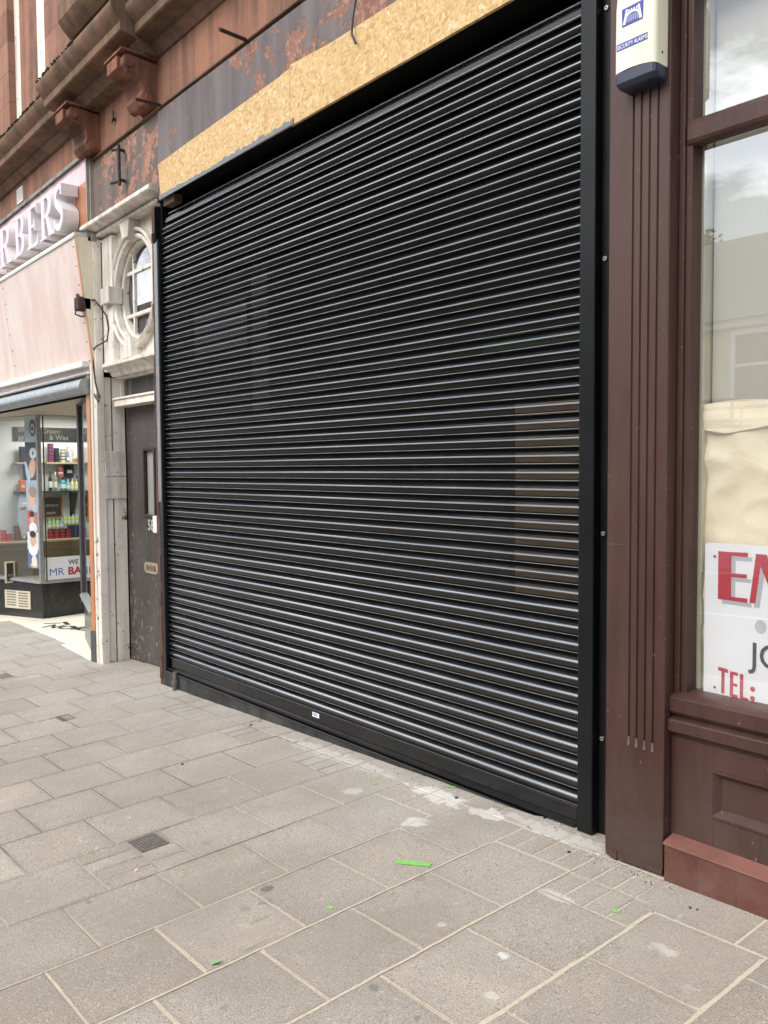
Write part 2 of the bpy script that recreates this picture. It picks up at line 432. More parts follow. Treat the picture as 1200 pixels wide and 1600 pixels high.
def make_door():
    t = NT('scuffed_dark_door')
    s = t.sep()
    bl = t.noise(1.7, 6, .65, vec=t.coord(scale=(2, 2, .7)))
    c = t.mix(t.ramp(bl, [(.35, 0.), (.7, 1.)]), (.045, .038, .035), (.088, .081, .077))
    low = t.n('MapRange', Value=s[2]); low.inputs['From Min'].default_value = 1.3; low.inputs['From Max'].default_value = -.2
    ed = t.n('MapRange', Value=s[0]); ed.inputs['From Min'].default_value = .32; ed.inputs['From Max'].default_value = 0.
    w = t.math('ADD', t.math('MULTIPLY', low.outputs[0], .07), t.math('MULTIPLY', ed.outputs[0], .06))
    chp = t.math('ADD', t.noise(21., 7, .78, vec=t.coord(scale=(1, 1, .75))), w)
    f = t.ramp(chp, [(.635, 0.), (.655, 1.)])
    rc = t.mix(t.noise(30., 4), (.20, .075, .035), (.34, .30, .27))
    c = t.mix(f, c, rc)
    f2 = t.ramp(t.noise(44., 3, .6, vec=t.coord(scale=(1, 1, .5), loc=(8,8,8))), [(.69, 0.), (.72, .8)])
    c = t.mix(f2, c, (.42, .38, .34))
    b = t.pbr(c, t.math('MULTIPLY_ADD', bl, .3, .35), t.math('SUBTRACT', t.noise(50., 4), f), .3, .002)
    return t.done(b)
M['door'] = make_door()
M['rust'] = simple('rusty_timber_post', (.09, .04, .025), .8, .5, 14., bump=.7, dirt=.5, dirtcol=(.02, .016, .014))
M['brown_dark'] = simple('rough_brown_metal', (.05, .028, .022), .8, .5, 20., bump=.8)
M['iron'] = simple('rusted_iron', (.045, .026, .022), .85, .4, 25., bump=.6)
M['wire'] = simple('black_cable', (.03, .03, .03), .6, .2, 10.)
def make_brown():
    t = NT('dark_brown_gloss_paint')
    bl = t.noise(1.8, 6, .65, vec=t.coord(scale=(3, 3, .8)))
    c = t.mix(t.ramp(bl, [(.3, 0.), (.7, 1.)]), (.043, .0182, .0142), (.068, .032, .0262))
    s = t.sep()
    fade = t.ramp(t.noise(.9, 6, .7, vec=t.coord(scale=(4, 4, .5), loc=(2, 2, 6))), [(.42, 0.), (.68, .6)])
    c = t.mix(fade, c, (.098, .056, .048))
    ch = t.ramp(t.noise(58., 5, .75, vec=t.coord(scale=(1, 1, .5))), [(.665, 0.), (.685, 1.)])
    c = t.mix(t.math('MULTIPLY', ch, .75), c, (.36, .31, .27))
    sc2 = t.ramp(t.noise(18., 7, .8, vec=t.coord(loc=(3,1,7))), [(.655, 0.), (.68, .55)])
    c = t.mix(sc2, c, (.20, .155, .135))
    dz = t.n('MapRange', Value=s[2]); dz.inputs['From Min'].default_value = .45; dz.inputs['From Max'].default_value = -.15
    dd = t.math('MULTIPLY', dz.outputs[0], t.ramp(t.noise(6., 6, .7), [(.35, .2), (.75, .9)]))
    c = t.mix(dd, c, (.125, .10, .088))
    brush = t.noise(1., 3, .5, vec=t.coord(scale=(90, 90, 2)))
    b = t.pbr(c, t.math('MULTIPLY_ADD', t.noise(5., 5, .7), .28, .26), t.math('SUBTRACT', t.math('MULTIPLY', brush, .5), ch), .16, .002, IOR=1.4, Specular_IOR_Level=.42)
    return t.done(b)
M['brown'] = make_brown()
def make_tile():
    t = NT('glazed_red_brown_tiles')
    br = t.n('TexBrick', dict(offset=0.), Vector=t.coord(rot=(PI/2, 0, 0), loc=(-.14, 0, .3)), Scale=1.)
    br.inputs['Color1'].default_value = (.095, .032, .024, 1); br.inputs['Color2'].default_value = (.13, .046, .032, 1)
    br.inputs['Mortar'].default_value = (.10, .06, .05, 1)
    br.inputs['Brick Width'].default_value = .15; br.inputs['Row Height'].default_value = .5; br.inputs['Mortar Size'].default_value = .002
    c = t.mix(t.ramp(t.noise(5., 6, .7), [(.4, 0.), (.75, .5)]), br.outputs[0], (.21, .13, .105))
    b = t.pbr(c, t.math('MULTIPLY_ADD', t.noise(9., 4), .3, .15), t.math('MULTIPLY', br.outputs['Fac'], -1.), .4, .003)
    return t.done(b)
M['tile'] = make_tile()

def glass_mat(name, refl=.12, tint=(.9, .93, .92), haze=0., hazecol=(.6, .6, .55), rough=0.):
    t = NT(name)
    bf = t.n('NewGeometry').outputs['Backfacing']
    fr = t.n('Fresnel', IOR=t.math('MULTIPLY_ADD', bf, 1/1.5-1.5, 1.5))
    f = t.math('ADD', fr.outputs[0], refl)
    f = t.math('MAXIMUM', t.math('MINIMUM', f, .97), 0.)
    tr = t.n('BsdfTransparent', Color=tint); gl = t.n('BsdfGlossy', Color=(.90,.95,1.0), Roughness=rough)
    mx = t.n('MixShader', _0=f, _1=tr.outputs[0], _2=gl.outputs[0])
    if haze:
        hz = t.ramp(t.noise(4., 6, .6, vec=t.coord(scale=(1, 1, .5))), [(.2, haze*.6), (.8, haze*1.3)])
        df = t.n('BsdfDiffuse', Color=hazecol)
        mx = t.n('MixShader', _0=hz, _1=mx.outputs[0], _2=df.outputs[0])
    return t.done(mx)
M['glass_big'] = glass_mat('dusty_shop_glass', .15, tint=(.97,.97,.96), haze=.03, hazecol=(.62, .60, .54))
M['glass'] = glass_mat('window_glass', .05)
M['glass_mirror'] = glass_mat('reflecting_side_glass', .35)
M['glass_old'] = glass_mat('dirty_old_glass', -.02, tint=(.5, .5, .52), haze=.5, hazecol=(.15, .145, .15))
def make_paper():
    t = NT('crumpled_cream_paper')
    n1 = t.noise(3.5, 5, .55, dist=.6); n2 = t.noise(14., 5, .6, dist=.4)
    c = t.mix(t.ramp(n1, [(.35, 0.), (.7, 1.)]), (.80, .69, .49), (.93, .86, .68))
    h = t.math('ADD', n1, t.math('MULTIPLY', n2, .3))
    df = t.pbr(c, .55, h, .6, .018)
    return t.done(df)
M['paper'] = make_paper()
M['cream_frame'] = simple('cream_inner_frame', (.55, .52, .40), .6, .08, 5., dirt=.2)
M['signwhite'] = simple('white_sign_board', (.86, .87, .90), .4, .03, 3.)
M['red'] = simple('red_lettering', (.50, .035, .06), .5, .08, 20.)
M['greytext'] = simple('dark_grey_lettering', (.06, .06, .065), .5, .1, 20.)
M['shadowtext'] = simple('pale_grey_lettering', (.50, .51, .55), .5, .04, 20.)
M['blue'] = simple('blue_print', (.035, .05, .30), .5, .1, 20.)
M['bluemr'] = simple('blue_lettering', (.06, .12, .50), .5, .1, 20.)
def make_alarm():
    t = NT('sun_faded_alarm_plastic')
    c = t.mix(t.ramp(t.noise(7., 4), [(.45, 0.), (.62, 1.)]), (.79, .755, .63), (.82, .68, .66))
    s = t.sep()
    ed = t.n('MapRange', Value=s[0]); ed.inputs['From Min'].default_value = .05; ed.inputs['From Max'].default_value = .085
    c = t.mix(ed.outputs[0], c, (.76, .72, .55))
    return t.done(t.pbr(c, .4))
M['alarm'] = make_alarm()
M['navy'] = simple('navy_plastic', (.022, .028, .055), .3, .1, 10.)
M['white'] = simple('white_paint', (.78, .77, .74), .5, .05, 5., dirt=.2)
M['letter'] = simple('white_acrylic_letters', (.80, .76, .77), .35, .02, 3.)
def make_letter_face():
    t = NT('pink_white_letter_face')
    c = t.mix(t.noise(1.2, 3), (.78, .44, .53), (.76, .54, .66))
    return t.done(t.pbr(c, .3, Emission_Color=c, Emission_Strength=.12))  # faint emission brightens the painted faces; no lamp behind them
M['letter_face'] = make_letter_face()
M['letter_edge'] = simple('grey_letter_returns', (.80, .79, .80), .4, .05, 5.)
M['plaster'] = simple('white_plaster', (.74, .74, .72), .8, .04, 3.)
M['tape'] = simple('green_masking_tape', (.22, .52, .12), .6, .12, 30.)
M['cast'] = simple('cast_iron_cover', (.16, .14, .125), .6, .3, 40., bump=.4)
def make_asphalt():
    t = NT('asphalt')
    c = t.mix(t.noise(80., 4, .7), (.035, .035, .036), (.075, .073, .07))
    return t.done(t.pbr(c, .85, t.noise(150., 4), .5, .005))
M['asphalt'] = make_asphalt()
M['kerb'] = simple('granite_kerb', (.30, .29, .27), .8, .15, 15., bump=.4)
def wood_tiles():
    t = NT('wood_effect_tiles')
    br = t.n('TexBrick', dict(offset=.4), Vector=t.coord(rot=(PI/2, 0, PI/2)), Scale=1.)
    br.inputs['Color1'].default_value = (.36, .27, .15, 1); br.inputs['Color2'].default_value = (.23, .165, .085, 1)
    br.inputs['Mortar'].default_value = (.25, .19, .12, 1)
    br.inputs['Brick Width'].default_value = .30; br.inputs['Row Height'].default_value = .14; br.inputs['Mortar Size'].default_value = .003
    gr = t.noise(1., 4, .6, vec=t.coord(scale=(2, 2, 26)))
    c = t.mix(t.math('MULTIPLY', gr, .35), br.outputs[0], (.48, .38, .23))
    return t.done(t.pbr(c, .5))
M['woodtile'] = wood_tiles()
M['ply'] = simple('brown_plywood', (.50, .33, .18), .7, .2, 3.)
M['shelfwood'] = simple('pale_shelf_wood', (.42, .33, .19), .6, .1, 6.)

def flat(name, col, rough=.45):
    key = 'f_' + name
    if key not in M: M[key] = simple(name, col, rough, .08, 20.)
    return M[key]

# ------------------------------------------------------------------ helpers for rects on planes
def rect(mb, x0, x1, z0, z1, y, d):      # facing -y, front at y, depth d behind
    mb.box(x0, x1, y, y + d, z0, z1); return mb
def B(*a): return MB().box(*a)

# ================================================================== SETTING: ground
def slab_poly(mb, tones, x0, x1, y0, y1, gap, dz=None):
    gx = gap * .5
    x0 += gx; x1 -= gx; y0 += gx; y1 -= gx
    if x1 - x0 < .02 or y1 - y0 < .02: return
    dz = random.uniform(-.0014, .0016); tx = random.uniform(-.005, .005); ty = random.uniform(-.005, .005)
    bw = .0035
    xm, ym = (x0+x1)/2, (y0+y1)/2
    tone = random.random()
    def zz(x, y, d): return g(x, y) + dz + tx*(x-xm) + ty*(y-ym) - d
    j = lambda: random.uniform(-.0015, .0015)
    n = len(mb.v)
    c4 = [(x0+j(), y0+j()), (x1+j(), y0+j()), (x1+j(), y1+j()), (x0+j(), y1+j())]
    for (x, y) in c4: mb.v.append((x, y, zz(x, y, .03)))
    for (x, y) in c4: mb.v.append((x, y, zz(x, y, .003)))
    for (x, y) in c4:
        xi = x + (bw if x < xm else -bw); yi = y + (bw if y < ym else -bw)
        mb.v.append((xi, yi, zz(xi, yi, 0)))
    iw = min(.045, (x1-x0)*.3, (y1-y0)*.3)
    for (x, y) in c4:
        xi = x + (iw if x < xm else -iw); yi = y + (iw if y < ym else -iw)
        mb.v.append((xi, yi, zz(xi, yi, -.0004)))
    for a in range(4):
        b = (a+1) % 4
        mb.face([n+a, n+b, n+4+b, n+4+a]); mb.face([n+4+a, n+4+b, n+8+b, n+8+a]); mb.face([n+8+a, n+8+b, n+12+b, n+12+a])
    mb.face([n+12, n+13, n+14, n+15])
    edges.extend([1.]*12+[0.]*4)
    tones += [tone]*16

pv = MB(); tones = []; edges = []
PX = .4085; PYP = .3955
def strips(x0, x1, y0, y1, nx, ny, gap):
    for a in range(nx):
        for b in range(ny):
            slab_poly(pv, tones, x0+(x1-x0)*a/nx, x0+(x1-x0)*(a+1)/nx, y0+(y1-y0)*b/ny, y0+(y1-y0)*(b+1)/ny, gap)
YK = -3.72
for n in range(-30, 16):
    x0 = 3.012 + n*PX; x1 = x0 + PX
    near = x0 > 2.5
    gap = .0075 if near else .006
    if n == -1:
        pass
    start = -.36 if n % 2 == 0 else -.56

    # border towards the wall
    if x0 > -.1:
        if n % 2 == 0 and n < 4:
            strips(x0, x1, start, -.172, 4, 1, gap*.8); strips(x0, x1, -.172, .13, 2, 1, gap*.8)
        elif n == 3:
            strips(x0, x1, start, -.375, 4, 1, gap*.9); strips(x0, 4.541, -.375, -.172, 3, 1, gap*.9); strips(x0, x1, -.172, .13, 2, 1, gap)
        elif n == 4:
            slab_poly(pv, tones, x0-.11, x1-.11, -.41, -.172, gap); strips(x0, x1, -.172, .13, 1, 1, gap); start = -.41
        elif n >= 4:
            if n % 2 == 0: start = -.41
            slab_poly(pv, tones, x0-.11, x1-.11, -.41, -.172, gap); strips(x0, x1, -.172, .13, 1, 1, gap)
            if n % 2: strips(x0, x1, start, -.41, 1, 1, gap)
        else:
            strips(x0, x1, start, -.165, 1, 1, gap); strips(x0, x1, -.165, .13, 2, 1, gap*.8)
    else:
        strips(x0, x1, start, start+PYP, 1, 1, gap); strips(x0, x1, start+PYP, start+2*PYP+.02, 1, 1, gap)
    y = start
    while y > YK:
        y2 = max(YK, y - PYP)
        if n == -1 and abs(y + 1.351) < .02:
            ym = -1.515
            slab_poly(pv, tones, x0, x0+.165, ym+.03, y, .004) if False else None
            strips(x0+.17, x1, ym, y, 2, 1, .007)
            slab_poly(pv, tones, x0+.01, x0+.165, y-.012, y, .002)
            strips(x0, x1, y2, ym, 4, 1, .006)
        elif n == -8 and abs(y + .56) < .02:
            strips(x0, x1, y2, y, 1, 4, .005)
        else:
            slab_poly(pv, tones, x0, x1, y2, y, gap)
        y = y2
o = obj('pavement', pv, M['paving'], recalc=False)
struct(o)
at = o.data.attributes.new('tone', 'FLOAT', 'POINT')
at.data.foreach_set('value', tones)
at = o.data.attributes.new('edge', 'FLOAT', 'POINT')
at.data.foreach_set('value', edges)
# one large ground sheet: sand bed under slabs near, plain ground to the horizon
sb = MB()
xs = [-9.3 + i*.3 for i in range(64)]
for i in range(len(xs)-1):
    x0, x1 = xs[i], xs[i+1]
    sb.poly([(x0, YK, g(x0, YK)-.0022), (x1, YK, g(x1, YK)-.0022), (x1, .5, g(x1, .5)-.0022), (x0, .5, g(x0, .5)-.0022)])
struct(obj('joint_bed', sb, M['sand'], recalc=False))
# sand ribbons on the wide joints
rb = MB()
def ribbon(x, y0, y1, w, z=.0012):
    n = int(abs(y1-y0)/.012); n0 = len(rb.v); ph = random.random()*9
    for i in range(n+1):
        y = y0 + (y1-y0)*i/n
        k = .5 + .5*math.sin(y*9+ph)*math.sin(y*23+ph*2)
        a = w*(.38 + .35*k*random.uniform(.5, 1.2)); b = w*(.38 + .35*(1-k)*random.uniform(.5, 1.2))
        xx = x + .0025*math.sin(y*3+ph)
        rb.v.append((xx-a, y, g(xx, y)+z)); rb.v.append((xx+b, y, g(xx, y)+z))
    for i in range(n): rb.face([n0+2*i, n0+2*i+1, n0+2*i+3, n0+2*i+2])
def ribbony(y, x0, x1, w, z=.0012):
    n = int(abs(x1-x0)/.012); n0 = len(rb.v); ph = random.random()*9
    for i in range(n+1):
        x = x0 + (x1-x0)*i/n
        a = w*(.3 + .45*random.random()); b = w*(.3 + .45*random.random())
        yy = y + .002*math.sin(x*9+ph)
        rb.v.append((x, yy-a, g(x, yy)+z)); rb.v.append((x, yy+b, g(x, yy)+z))
    for i in range(n): rb.face([n0+2*i+1, n0+2*i, n0+2*i+2, n0+2*i+3])
ribbon(4.238, -.1, -2.2, .0105); ribbon(4.646, -.42, -2.2, .0165); ribbon(5.054, -.43, -2.2, .015); ribbon(3.829, -.4, -2.6, .009); ribbon(3.421, -.6, -2.4, .007); ribbon(3.01, -.9, -2.0, .0055)
for n in range(0, 6):
    x0 = 3.012+n*PX
    st = (-.36 if n < 4 else -.41) if n % 2 == 0 else -.56
    for k in range(0, 5):
        yy = st-k*PYP
        if yy < -.5 - 0*n: ribbony(yy, x0+.01, x0+PX-.01, .0052 if n != 3 else .006)
ribbony(-.172, 4.25, 5.3, .014); ribbony(-.37, 4.25, 4.6, .007)
struct(obj('joint_sand', rb, M['sand'], recalc=False))
# kerb, road, far pavement, land
k = MB()
for i in range(60):
    x0 = -27 + i*.9
    n0 = len(k.v)
    k.extr([(YK-.15, -.13), (YK-.135, -.01), (YK-.12, 0.), (YK-.004, 0.), (YK-.004, -.13)], x0+.004, x0+.896, f=lambda x, y, z: (x, y, g(x, YK)+z))
struct(obj('kerb', k, M['kerb'], smooth=40))
rd = MB()
for i in range(40):
    x0, x1 = -40+2*i, -38+2*i
    z0, z1 = g(x0, YK)-.11, g(x1, YK)-.11
    rd.poly([(x0, -11.4, z0), (x1, -11.4, z1), (x1, YK-.1, z1), (x0, YK-.1, z0)])
struct(obj('road', rd, M['asphalt'], recalc=False))
fp = MB()
for i in range(40):
    x0, x1 = -40+2*i, -38+2*i
    z0, z1 = g(x0, YK), g(x1, YK)
    fp.poly([(x0, -14.2, z0), (x1, -14.2, z1), (x1, -11.3, z1), (x0, -11.3, z0)])
    fp.poly([(x0, -11.3, z0), (x1, -11.3, z1), (x1, -11.3, z1-.12), (x0, -11.3, z0-.12)])
struct(obj('far_pavement', fp, simple('far_paving', (.28, .26, .23), .8, .15, 3.), recalc=False))
mk = MB()
for i in range(12):
    x0 = -20+i*4
    mk.poly([(x0, -7.7, g(x0, YK)-.106), (x0+2, -7.7, g(x0+2, YK)-.106), (x0+2, -7.6, g(x0+2, YK)-.106), (x0, -7.6, g(x0, YK)-.106)])
struct(obj('road_marking', mk, simple('road_paint', (.6, .6, .57), .7, .2, 20.), recalc=False))
gd = MB(); gd.poly([(-900, -900, -2.2), (900, -900, -2.2), (900, 900, -2.2), (-900, 900, -2.2)])
struct(obj('ground', gd, simple('land', (.12, .12, .10), .9, .2, .2), recalc=False))
# land beside and behind the terraces at street level
gs = MB()
for i in range(40):
    x0, x1 = -40+2*i, -38+2*i
    for (ya, yb) in ((-60, -14.1), (.45, 30)):
        gs.poly([(x0, ya, g(x0, YK)-.15), (x1, ya, g(x1, YK)-.15), (x1, yb, g(x1, YK)-.15), (x0, yb, g(x0, YK)-.15)])
struct(obj('terrain', gs, simple('yard_ground', (.14, .135, .12), .9, .2, .5), recalc=False))

# door step slab & lobby terrazzo
st = MB()
z = lambda x, y, d: g(x, y)+d
tz = [(-1.63, -.045), (-2.70, .06), (-2.71, .13), (-5.05, .24), (-5.1, .06), (-7.2, .0), (-7.2, .6), (-5.6, .4), (-4.72, .60), (-4.72, 1.5), (-2.9, 1.5), (-2.88, .42), (-1.63, .06)]
st.prism([(x, y, z(x, y, -.03)) for x, y in tz], (0, 0, .036))
struct(obj('lobby_floor', st, M['terrazzo'], recalc=True))
ft = MB()
zz = -.3455
def ontop(mb0, n0):
    for i in range(n0, len(mb0.v)):
        v = mb0.v[i]; mb0.v[i] = (v[0], v[1], g(v[0], v[1])+.0105)
text_mb(ft, "NORSE", (-4.08, .30, 0), (.93, .30, 0), (-.30, .93, 0), .26, squeeze=1.25, bold=.004)
ontop(ft, 0)
n0 = len(ft.v)
ft.poly([(-4.22, .60, 0), (-3.95, .55, 0), (-3.93, .60, 0), (-4.20, .65, 0)]); ft.poly([(-3.78, .54, 0), (-3.50, .50, 0), (-3.48, .55, 0), (-3.76, .59, 0)])
ft.poly([(-4.35, .42, 0), (-4.18, .57, 0), (-4.14, .57, 0), (-4.31, .42, 0)])
ontop(ft, n0)
o = obj('floor_lettering', ft, M['ink'], recalc=False); struct(o)

# ================================================================== ROLLER SHUTTER
sh = thing('roller_shutter', 'black steel roller shutter, closed, with perforated middle slats and solid ones above and below', 'roller shutter', SH_BASE)
PROF = [(.0005, .012), (-.001, .004), (-.0005, -.0018), (.0006, -.0056), (.0026, -.0062), (.0048, -.0022), (.0062, -.0006), (.013, -.0040), (.020, -.0072), (.026, -.0092), (.0320, -.0106), (.0358, -.0104), (.0390, -.0090), (.0424, -.0062), (.0456, -.0026), (.0486, .0016), (.0510, .0058), (.0530, .0106), (.0542, .0155), (.0605, .018), (.0745, .018)]
NBLACK = 3   # last profile segments: interlock groove, its shade painted in matt black
W0, W1 = -.02, 4.03
def slats(ks, nm, mt, lab=None):
    mb = MB()
    for kx in ks:
        jit = random.uniform(-.0006, .0006)
        nseg = 16
        n0 = len(mb.v); kk = len(PROF)
        a1, a2 = random.uniform(-.0016, .0016), random.uniform(-.0014, .0014)
        for s in range(nseg+1):
            x = W0 + (W1-W0)*s/nseg
            wob = a1*math.sin(PI*s/nseg) + a2*math.sin(2*PI*s/nseg)
            for (dz, y) in PROF: mb.v.append((x, y + wob*1.2, kx*.076 + dz + wob*.6 + jit))
        for s in range(nseg):
            for i in range(kk-1):
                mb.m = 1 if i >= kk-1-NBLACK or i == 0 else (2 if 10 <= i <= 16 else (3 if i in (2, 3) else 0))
                mb.face([n0+s*kk+i, n0+s*kk+i+1, n0+(s+1)*kk+i+1, n0+(s+1)*kk+i])
        mb.m = 0
        # end caps
        for s in (0, nseg): mb.face([n0+s*kk+i for i in range(kk)])
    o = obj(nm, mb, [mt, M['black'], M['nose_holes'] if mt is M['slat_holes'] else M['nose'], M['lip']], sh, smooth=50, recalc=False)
    if lab: o['label'] = lab
    return o
slats(range(0, 12), 'slat_curtain', M['slat'], 'solid slats of the lower quarter')
slats(range(12, 38), 'perforated_curtain', M['slat_holes'], 'slats pierced with rows of tiny holes')
# solid top slats, last ones wound onto the barrel
mb = MB(); 
def add_slat(o_y, o_z, ang):
    n0 = len(mb.v); kk = len(PROF)
    for x in (W0 + (.0 if ang == 0 else .06), W1):
        for (dz, y) in PROF:
            yy = y*math.cos(ang) + dz*math.sin(ang); z2 = -y*math.sin(ang) + dz*math.cos(ang)
            mb.v.append((x, o_y + yy, o_z + z2))
    for i in range(kk-1):
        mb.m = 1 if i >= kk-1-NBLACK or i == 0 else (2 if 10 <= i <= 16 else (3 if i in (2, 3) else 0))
        mb.face([n0+i, n0+i+1, n0+kk+i+1, n0+kk+i])
    mb.m = 0
    mb.face([n0+i for i in range(kk)]); mb.face([n0+kk+i for i in range(kk)])
for kx in range(38, 45): add_slat(0, kx*.076, 0)
oy, oz, an = 0., 45*.076, 0.
for i in range(5):
    an += R(20 if i == 0 else 30)
    add_slat(oy, oz, an)
    oy += .076*math.sin(an); oz += .076*math.cos(an)
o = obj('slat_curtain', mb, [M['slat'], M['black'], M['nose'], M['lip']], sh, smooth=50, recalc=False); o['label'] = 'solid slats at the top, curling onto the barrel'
mb = MB(); mb.tube([(.05, .24, 3.40), (4.05, .24, 3.40)], .17, 20); obj('barrel', mb, M['black'], sh, smooth=50)
# bottom rail
br = MB()
br.extr([(-.011, -.0025), (-.0135, -.006), (-.0135, -.010), (-.011, -.012), (-.011, -.072), (-.016, -.076), (-.034, -.078), (-.036, -.082), (-.036, -.086), (-.016, -.088), (-.016, -.099), (-.040, -.101), (-.042, -.105), (-.040, -.108), (.02, -.108), (.02, -.0025)], -.0, 3.998)
rail = obj('bottom_rail', br, M['slat'], sh, smooth=40)
stk = MB(); stk.box(1.965, 2.035, -.0125, -.0108, -.040, -.012)
stick = obj('sticker', stk, M['signwhite'], rail)
stk = MB(); stk.box(1.972, 2.018, -.0134, -.0124, -.024, -.018); stk.box(1.972, 2.024, -.0133, -.0124, -.032, -.028); obj('sticker', stk, M['bluemr'], rail)
# right guide: channel lip, side, fixing bar
gr = MB()
ZG = g(4.05, -.03)
gr.extr_z = None
def vchan(mb, P, z0, z1, ztop=None):
    mb.prism([(x, y, z0) for x, y in P], (0, 0, z1-z0))
vchan(gr, [(4.028, -.046), (4.100, -.046), (4.104, -.042), (4.104, .06), (4.090, .06), (4.090, -.030), (4.034, -.030), (4.034, -.012), (4.022, -.012), (4.022, -.040)], ZG+.004, 3.50)
obj('guide_rail', gr, M['guide'], sh, bevel=.0015)
fb = MB(); vchan(fb, [(4.104, .0), (4.33, .0), (4.33, .05), (4.104, .05)], ZG+.004, 3.62)
bar = obj('fixing_bar', fb, M['guide'], sh, bevel=.001)
for zs in (3.40, 2.378, 1.222, .335):
    s = MB(); s.tube([(4.124, .002, zs), (4.124, -.008, zs)], .0095, 12); 
    so = obj('screw', s, M['screw'], bar, smooth=30)
    s = MB(); s.tube([(4.124, -.0075, zs), (4.124, -.0092, zs)], .0038, 6); obj('screw_recess', s, M['black'], bar)
gl = MB(); vchan(gl, [(-.095, -.034), (-.028, -.040), (-.024, -.036), (-.024, -.010), (-.036, -.010), (-.036, -.026), (-.083, -.022), (-.083, .06), (-.095, .06)], -.10, 3.30)
o = obj('guide_rail', gl, M['guide'], sh, bevel=.0015)
gl = MB(); gl.box(-.095, -.040, -.043, -.0345, 1.25, 3.30); obj('guide_sky_reflection', gl, M['guide_pale'], sh)  # pale strip painted for the sky mirrored in the guide front
gl = MB(); gl.box(-.135, -.05, -.02, .06, 3.28, 3.56); gl.box(-.07, -.055, -.045, -.02, 3.30, 3.55); gl.prism([(-.11, -.05, 3.36), (-.045, -.05, 3.33), (-.04, -.05, 3.29), (-.09, -.05, 3.28)], (0, .03, 0)); obj('end_bracket', gl, M['black'], sh)
gl = MB(); gl.box(-.155, -.095, -.015, .07, 1.2, 3.50); obj('packer', gl, M['black'], sh)

# shutter housing recess (dark)
hs = thing('shutter_housing', 'dark open housing recess above the roller shutter barrel behind the chipboard', 'housing', (0, .1, 3.5))
mb = MB(); mb.box(-.02, 4.34, .55, .6, 3.1, 3.95); mb.box(-.02, 4.34, -.03, .55, 3.79, 3.86); mb.box(-.06, -.02, .0, .55, 3.1, 3.9); mb.box(4.12, 4.34, -.03, .5, 3.62, 3.78)
mb.box(.18, 4.25, -.081, -.036, 3.577, 3.599); mb.box(-.02, 4.34, -.0355, .32, 3.580, 3.5985); obj('void_shade_lining', mb, M['black'], hs)  # black sheets standing in for the deep shade of the void
mb = MB(); mb.box(.17, .34, -.078, -.01, 3.50, 3.56); obj('timber_packer', mb, M['rust'], hs)
# posts at left of the shutter
po = MB(); po.box(-.165, -.100, -.022, .24, g(-.1, 0)-.02, 3.58)
for i in range(26):
    zc = random.uniform(-.2, 3.4); po.box(-.168, -.10+random.uniform(-.03, 0), -.026-random.uniform(0, .003), .0, zc, zc+random.uniform(.03, .2))
tag(obj('timber_post', po, M['rust']), 'narrow rusty brown post between the dark entrance door and the shutter', 'post')
# riser and pipe below the shutter
ri = MB()
cuts = [-.10, .07, .72, 1.37, 2.02, 2.67, 3.32, 4.02]
for a, b_ in zip(cuts[:-1], cuts[1:]):
    d = random.uniform(-.0015, .0015)
    ri.prism([(a+.0015, -.024+d, g(a, 0)-.03), (b_-.0015, -.024+d, g(b_, 0)-.03), (b_-.0015, -.024+d, -.112), (a+.0015, -.024+d, -.112)], (0, .08, 0))
rs = thing('stall_riser', 'low black tiled riser under the left end of the shutter', 'stall riser', (1., 0, -.2))
obj('tile_facing', ri, simple('matt_black_tiles', (.020, .020, .020), .5, .5, 5., dirt=.6, dirtcol=(.13, .13, .125), bump=.1), rs, bevel=.002)
rg = MB(); rg.box(-.10, 4.02, .0, .1, -.35, -.116); obj('backing', rg, M['black'], rs)
pp = MB(); pp.tube([(.139, -.045, -.085), (.137, -.045, -.16)], .018, 10); pp.tube([(.137, -.047, -.155), (.136, -.047, -.178)], .027, 10); pp.tube([(.136, -.045, -.178), (.133, -.048, -.235)], .016, 10)
tag(obj('drain_pipe', pp, simple('grey_dirty_pipe', (.14, .135, .125), .6, .4, 30., dirt=.8, dirtcol=(.12, .06, .03)), smooth=40), 'short grey dirty pipe stub at the bottom left corner of the shutter', 'pipe')

# inside of the unit behind the shutter
iv = MB(); 
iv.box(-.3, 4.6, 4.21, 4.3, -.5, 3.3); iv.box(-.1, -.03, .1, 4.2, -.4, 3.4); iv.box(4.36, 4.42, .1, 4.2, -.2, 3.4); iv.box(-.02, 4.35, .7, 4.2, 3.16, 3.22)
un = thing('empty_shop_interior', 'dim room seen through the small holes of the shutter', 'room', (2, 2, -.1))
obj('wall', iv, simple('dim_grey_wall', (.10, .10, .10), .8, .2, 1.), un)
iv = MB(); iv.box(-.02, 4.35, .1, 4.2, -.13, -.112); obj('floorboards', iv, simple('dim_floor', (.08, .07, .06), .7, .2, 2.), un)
mb = MB(); mb.box(3.36, 4.01, .30, .33, .83, 1.86); tag(obj('plywood_sheet', mb, M['ply']), 'brown board standing behind the right-hand perforated slats', 'board')
mb = MB(); mb.box(3.15, 3.95, .28, .29, 2.10, 2.19); tag(obj('green_banner', mb, simple('dark_green_strip', (.03, .12, .03), .6)), 'dark green strip behind the right-hand perforated slats', 'banner')
mb = MB()
for i in range(4):
    mb.m = 0; mb.box(.36, 1.12, .06, .065, 2.34+i*.09, 2.40+i*.09)
    mb.m = 1; mb.box(.36, 1.12, .062, .067, 2.40+i*.09, 2.43+i*.09)
tag(obj('striped_panel', mb, [flat('pale_stripe', (.33, .34, .36)), flat('pink_stripe', (.22, .18, .18))]), 'pale striped panel behind the upper left perforated slats', 'poster')  # flat stripes in pale grey and dull pink
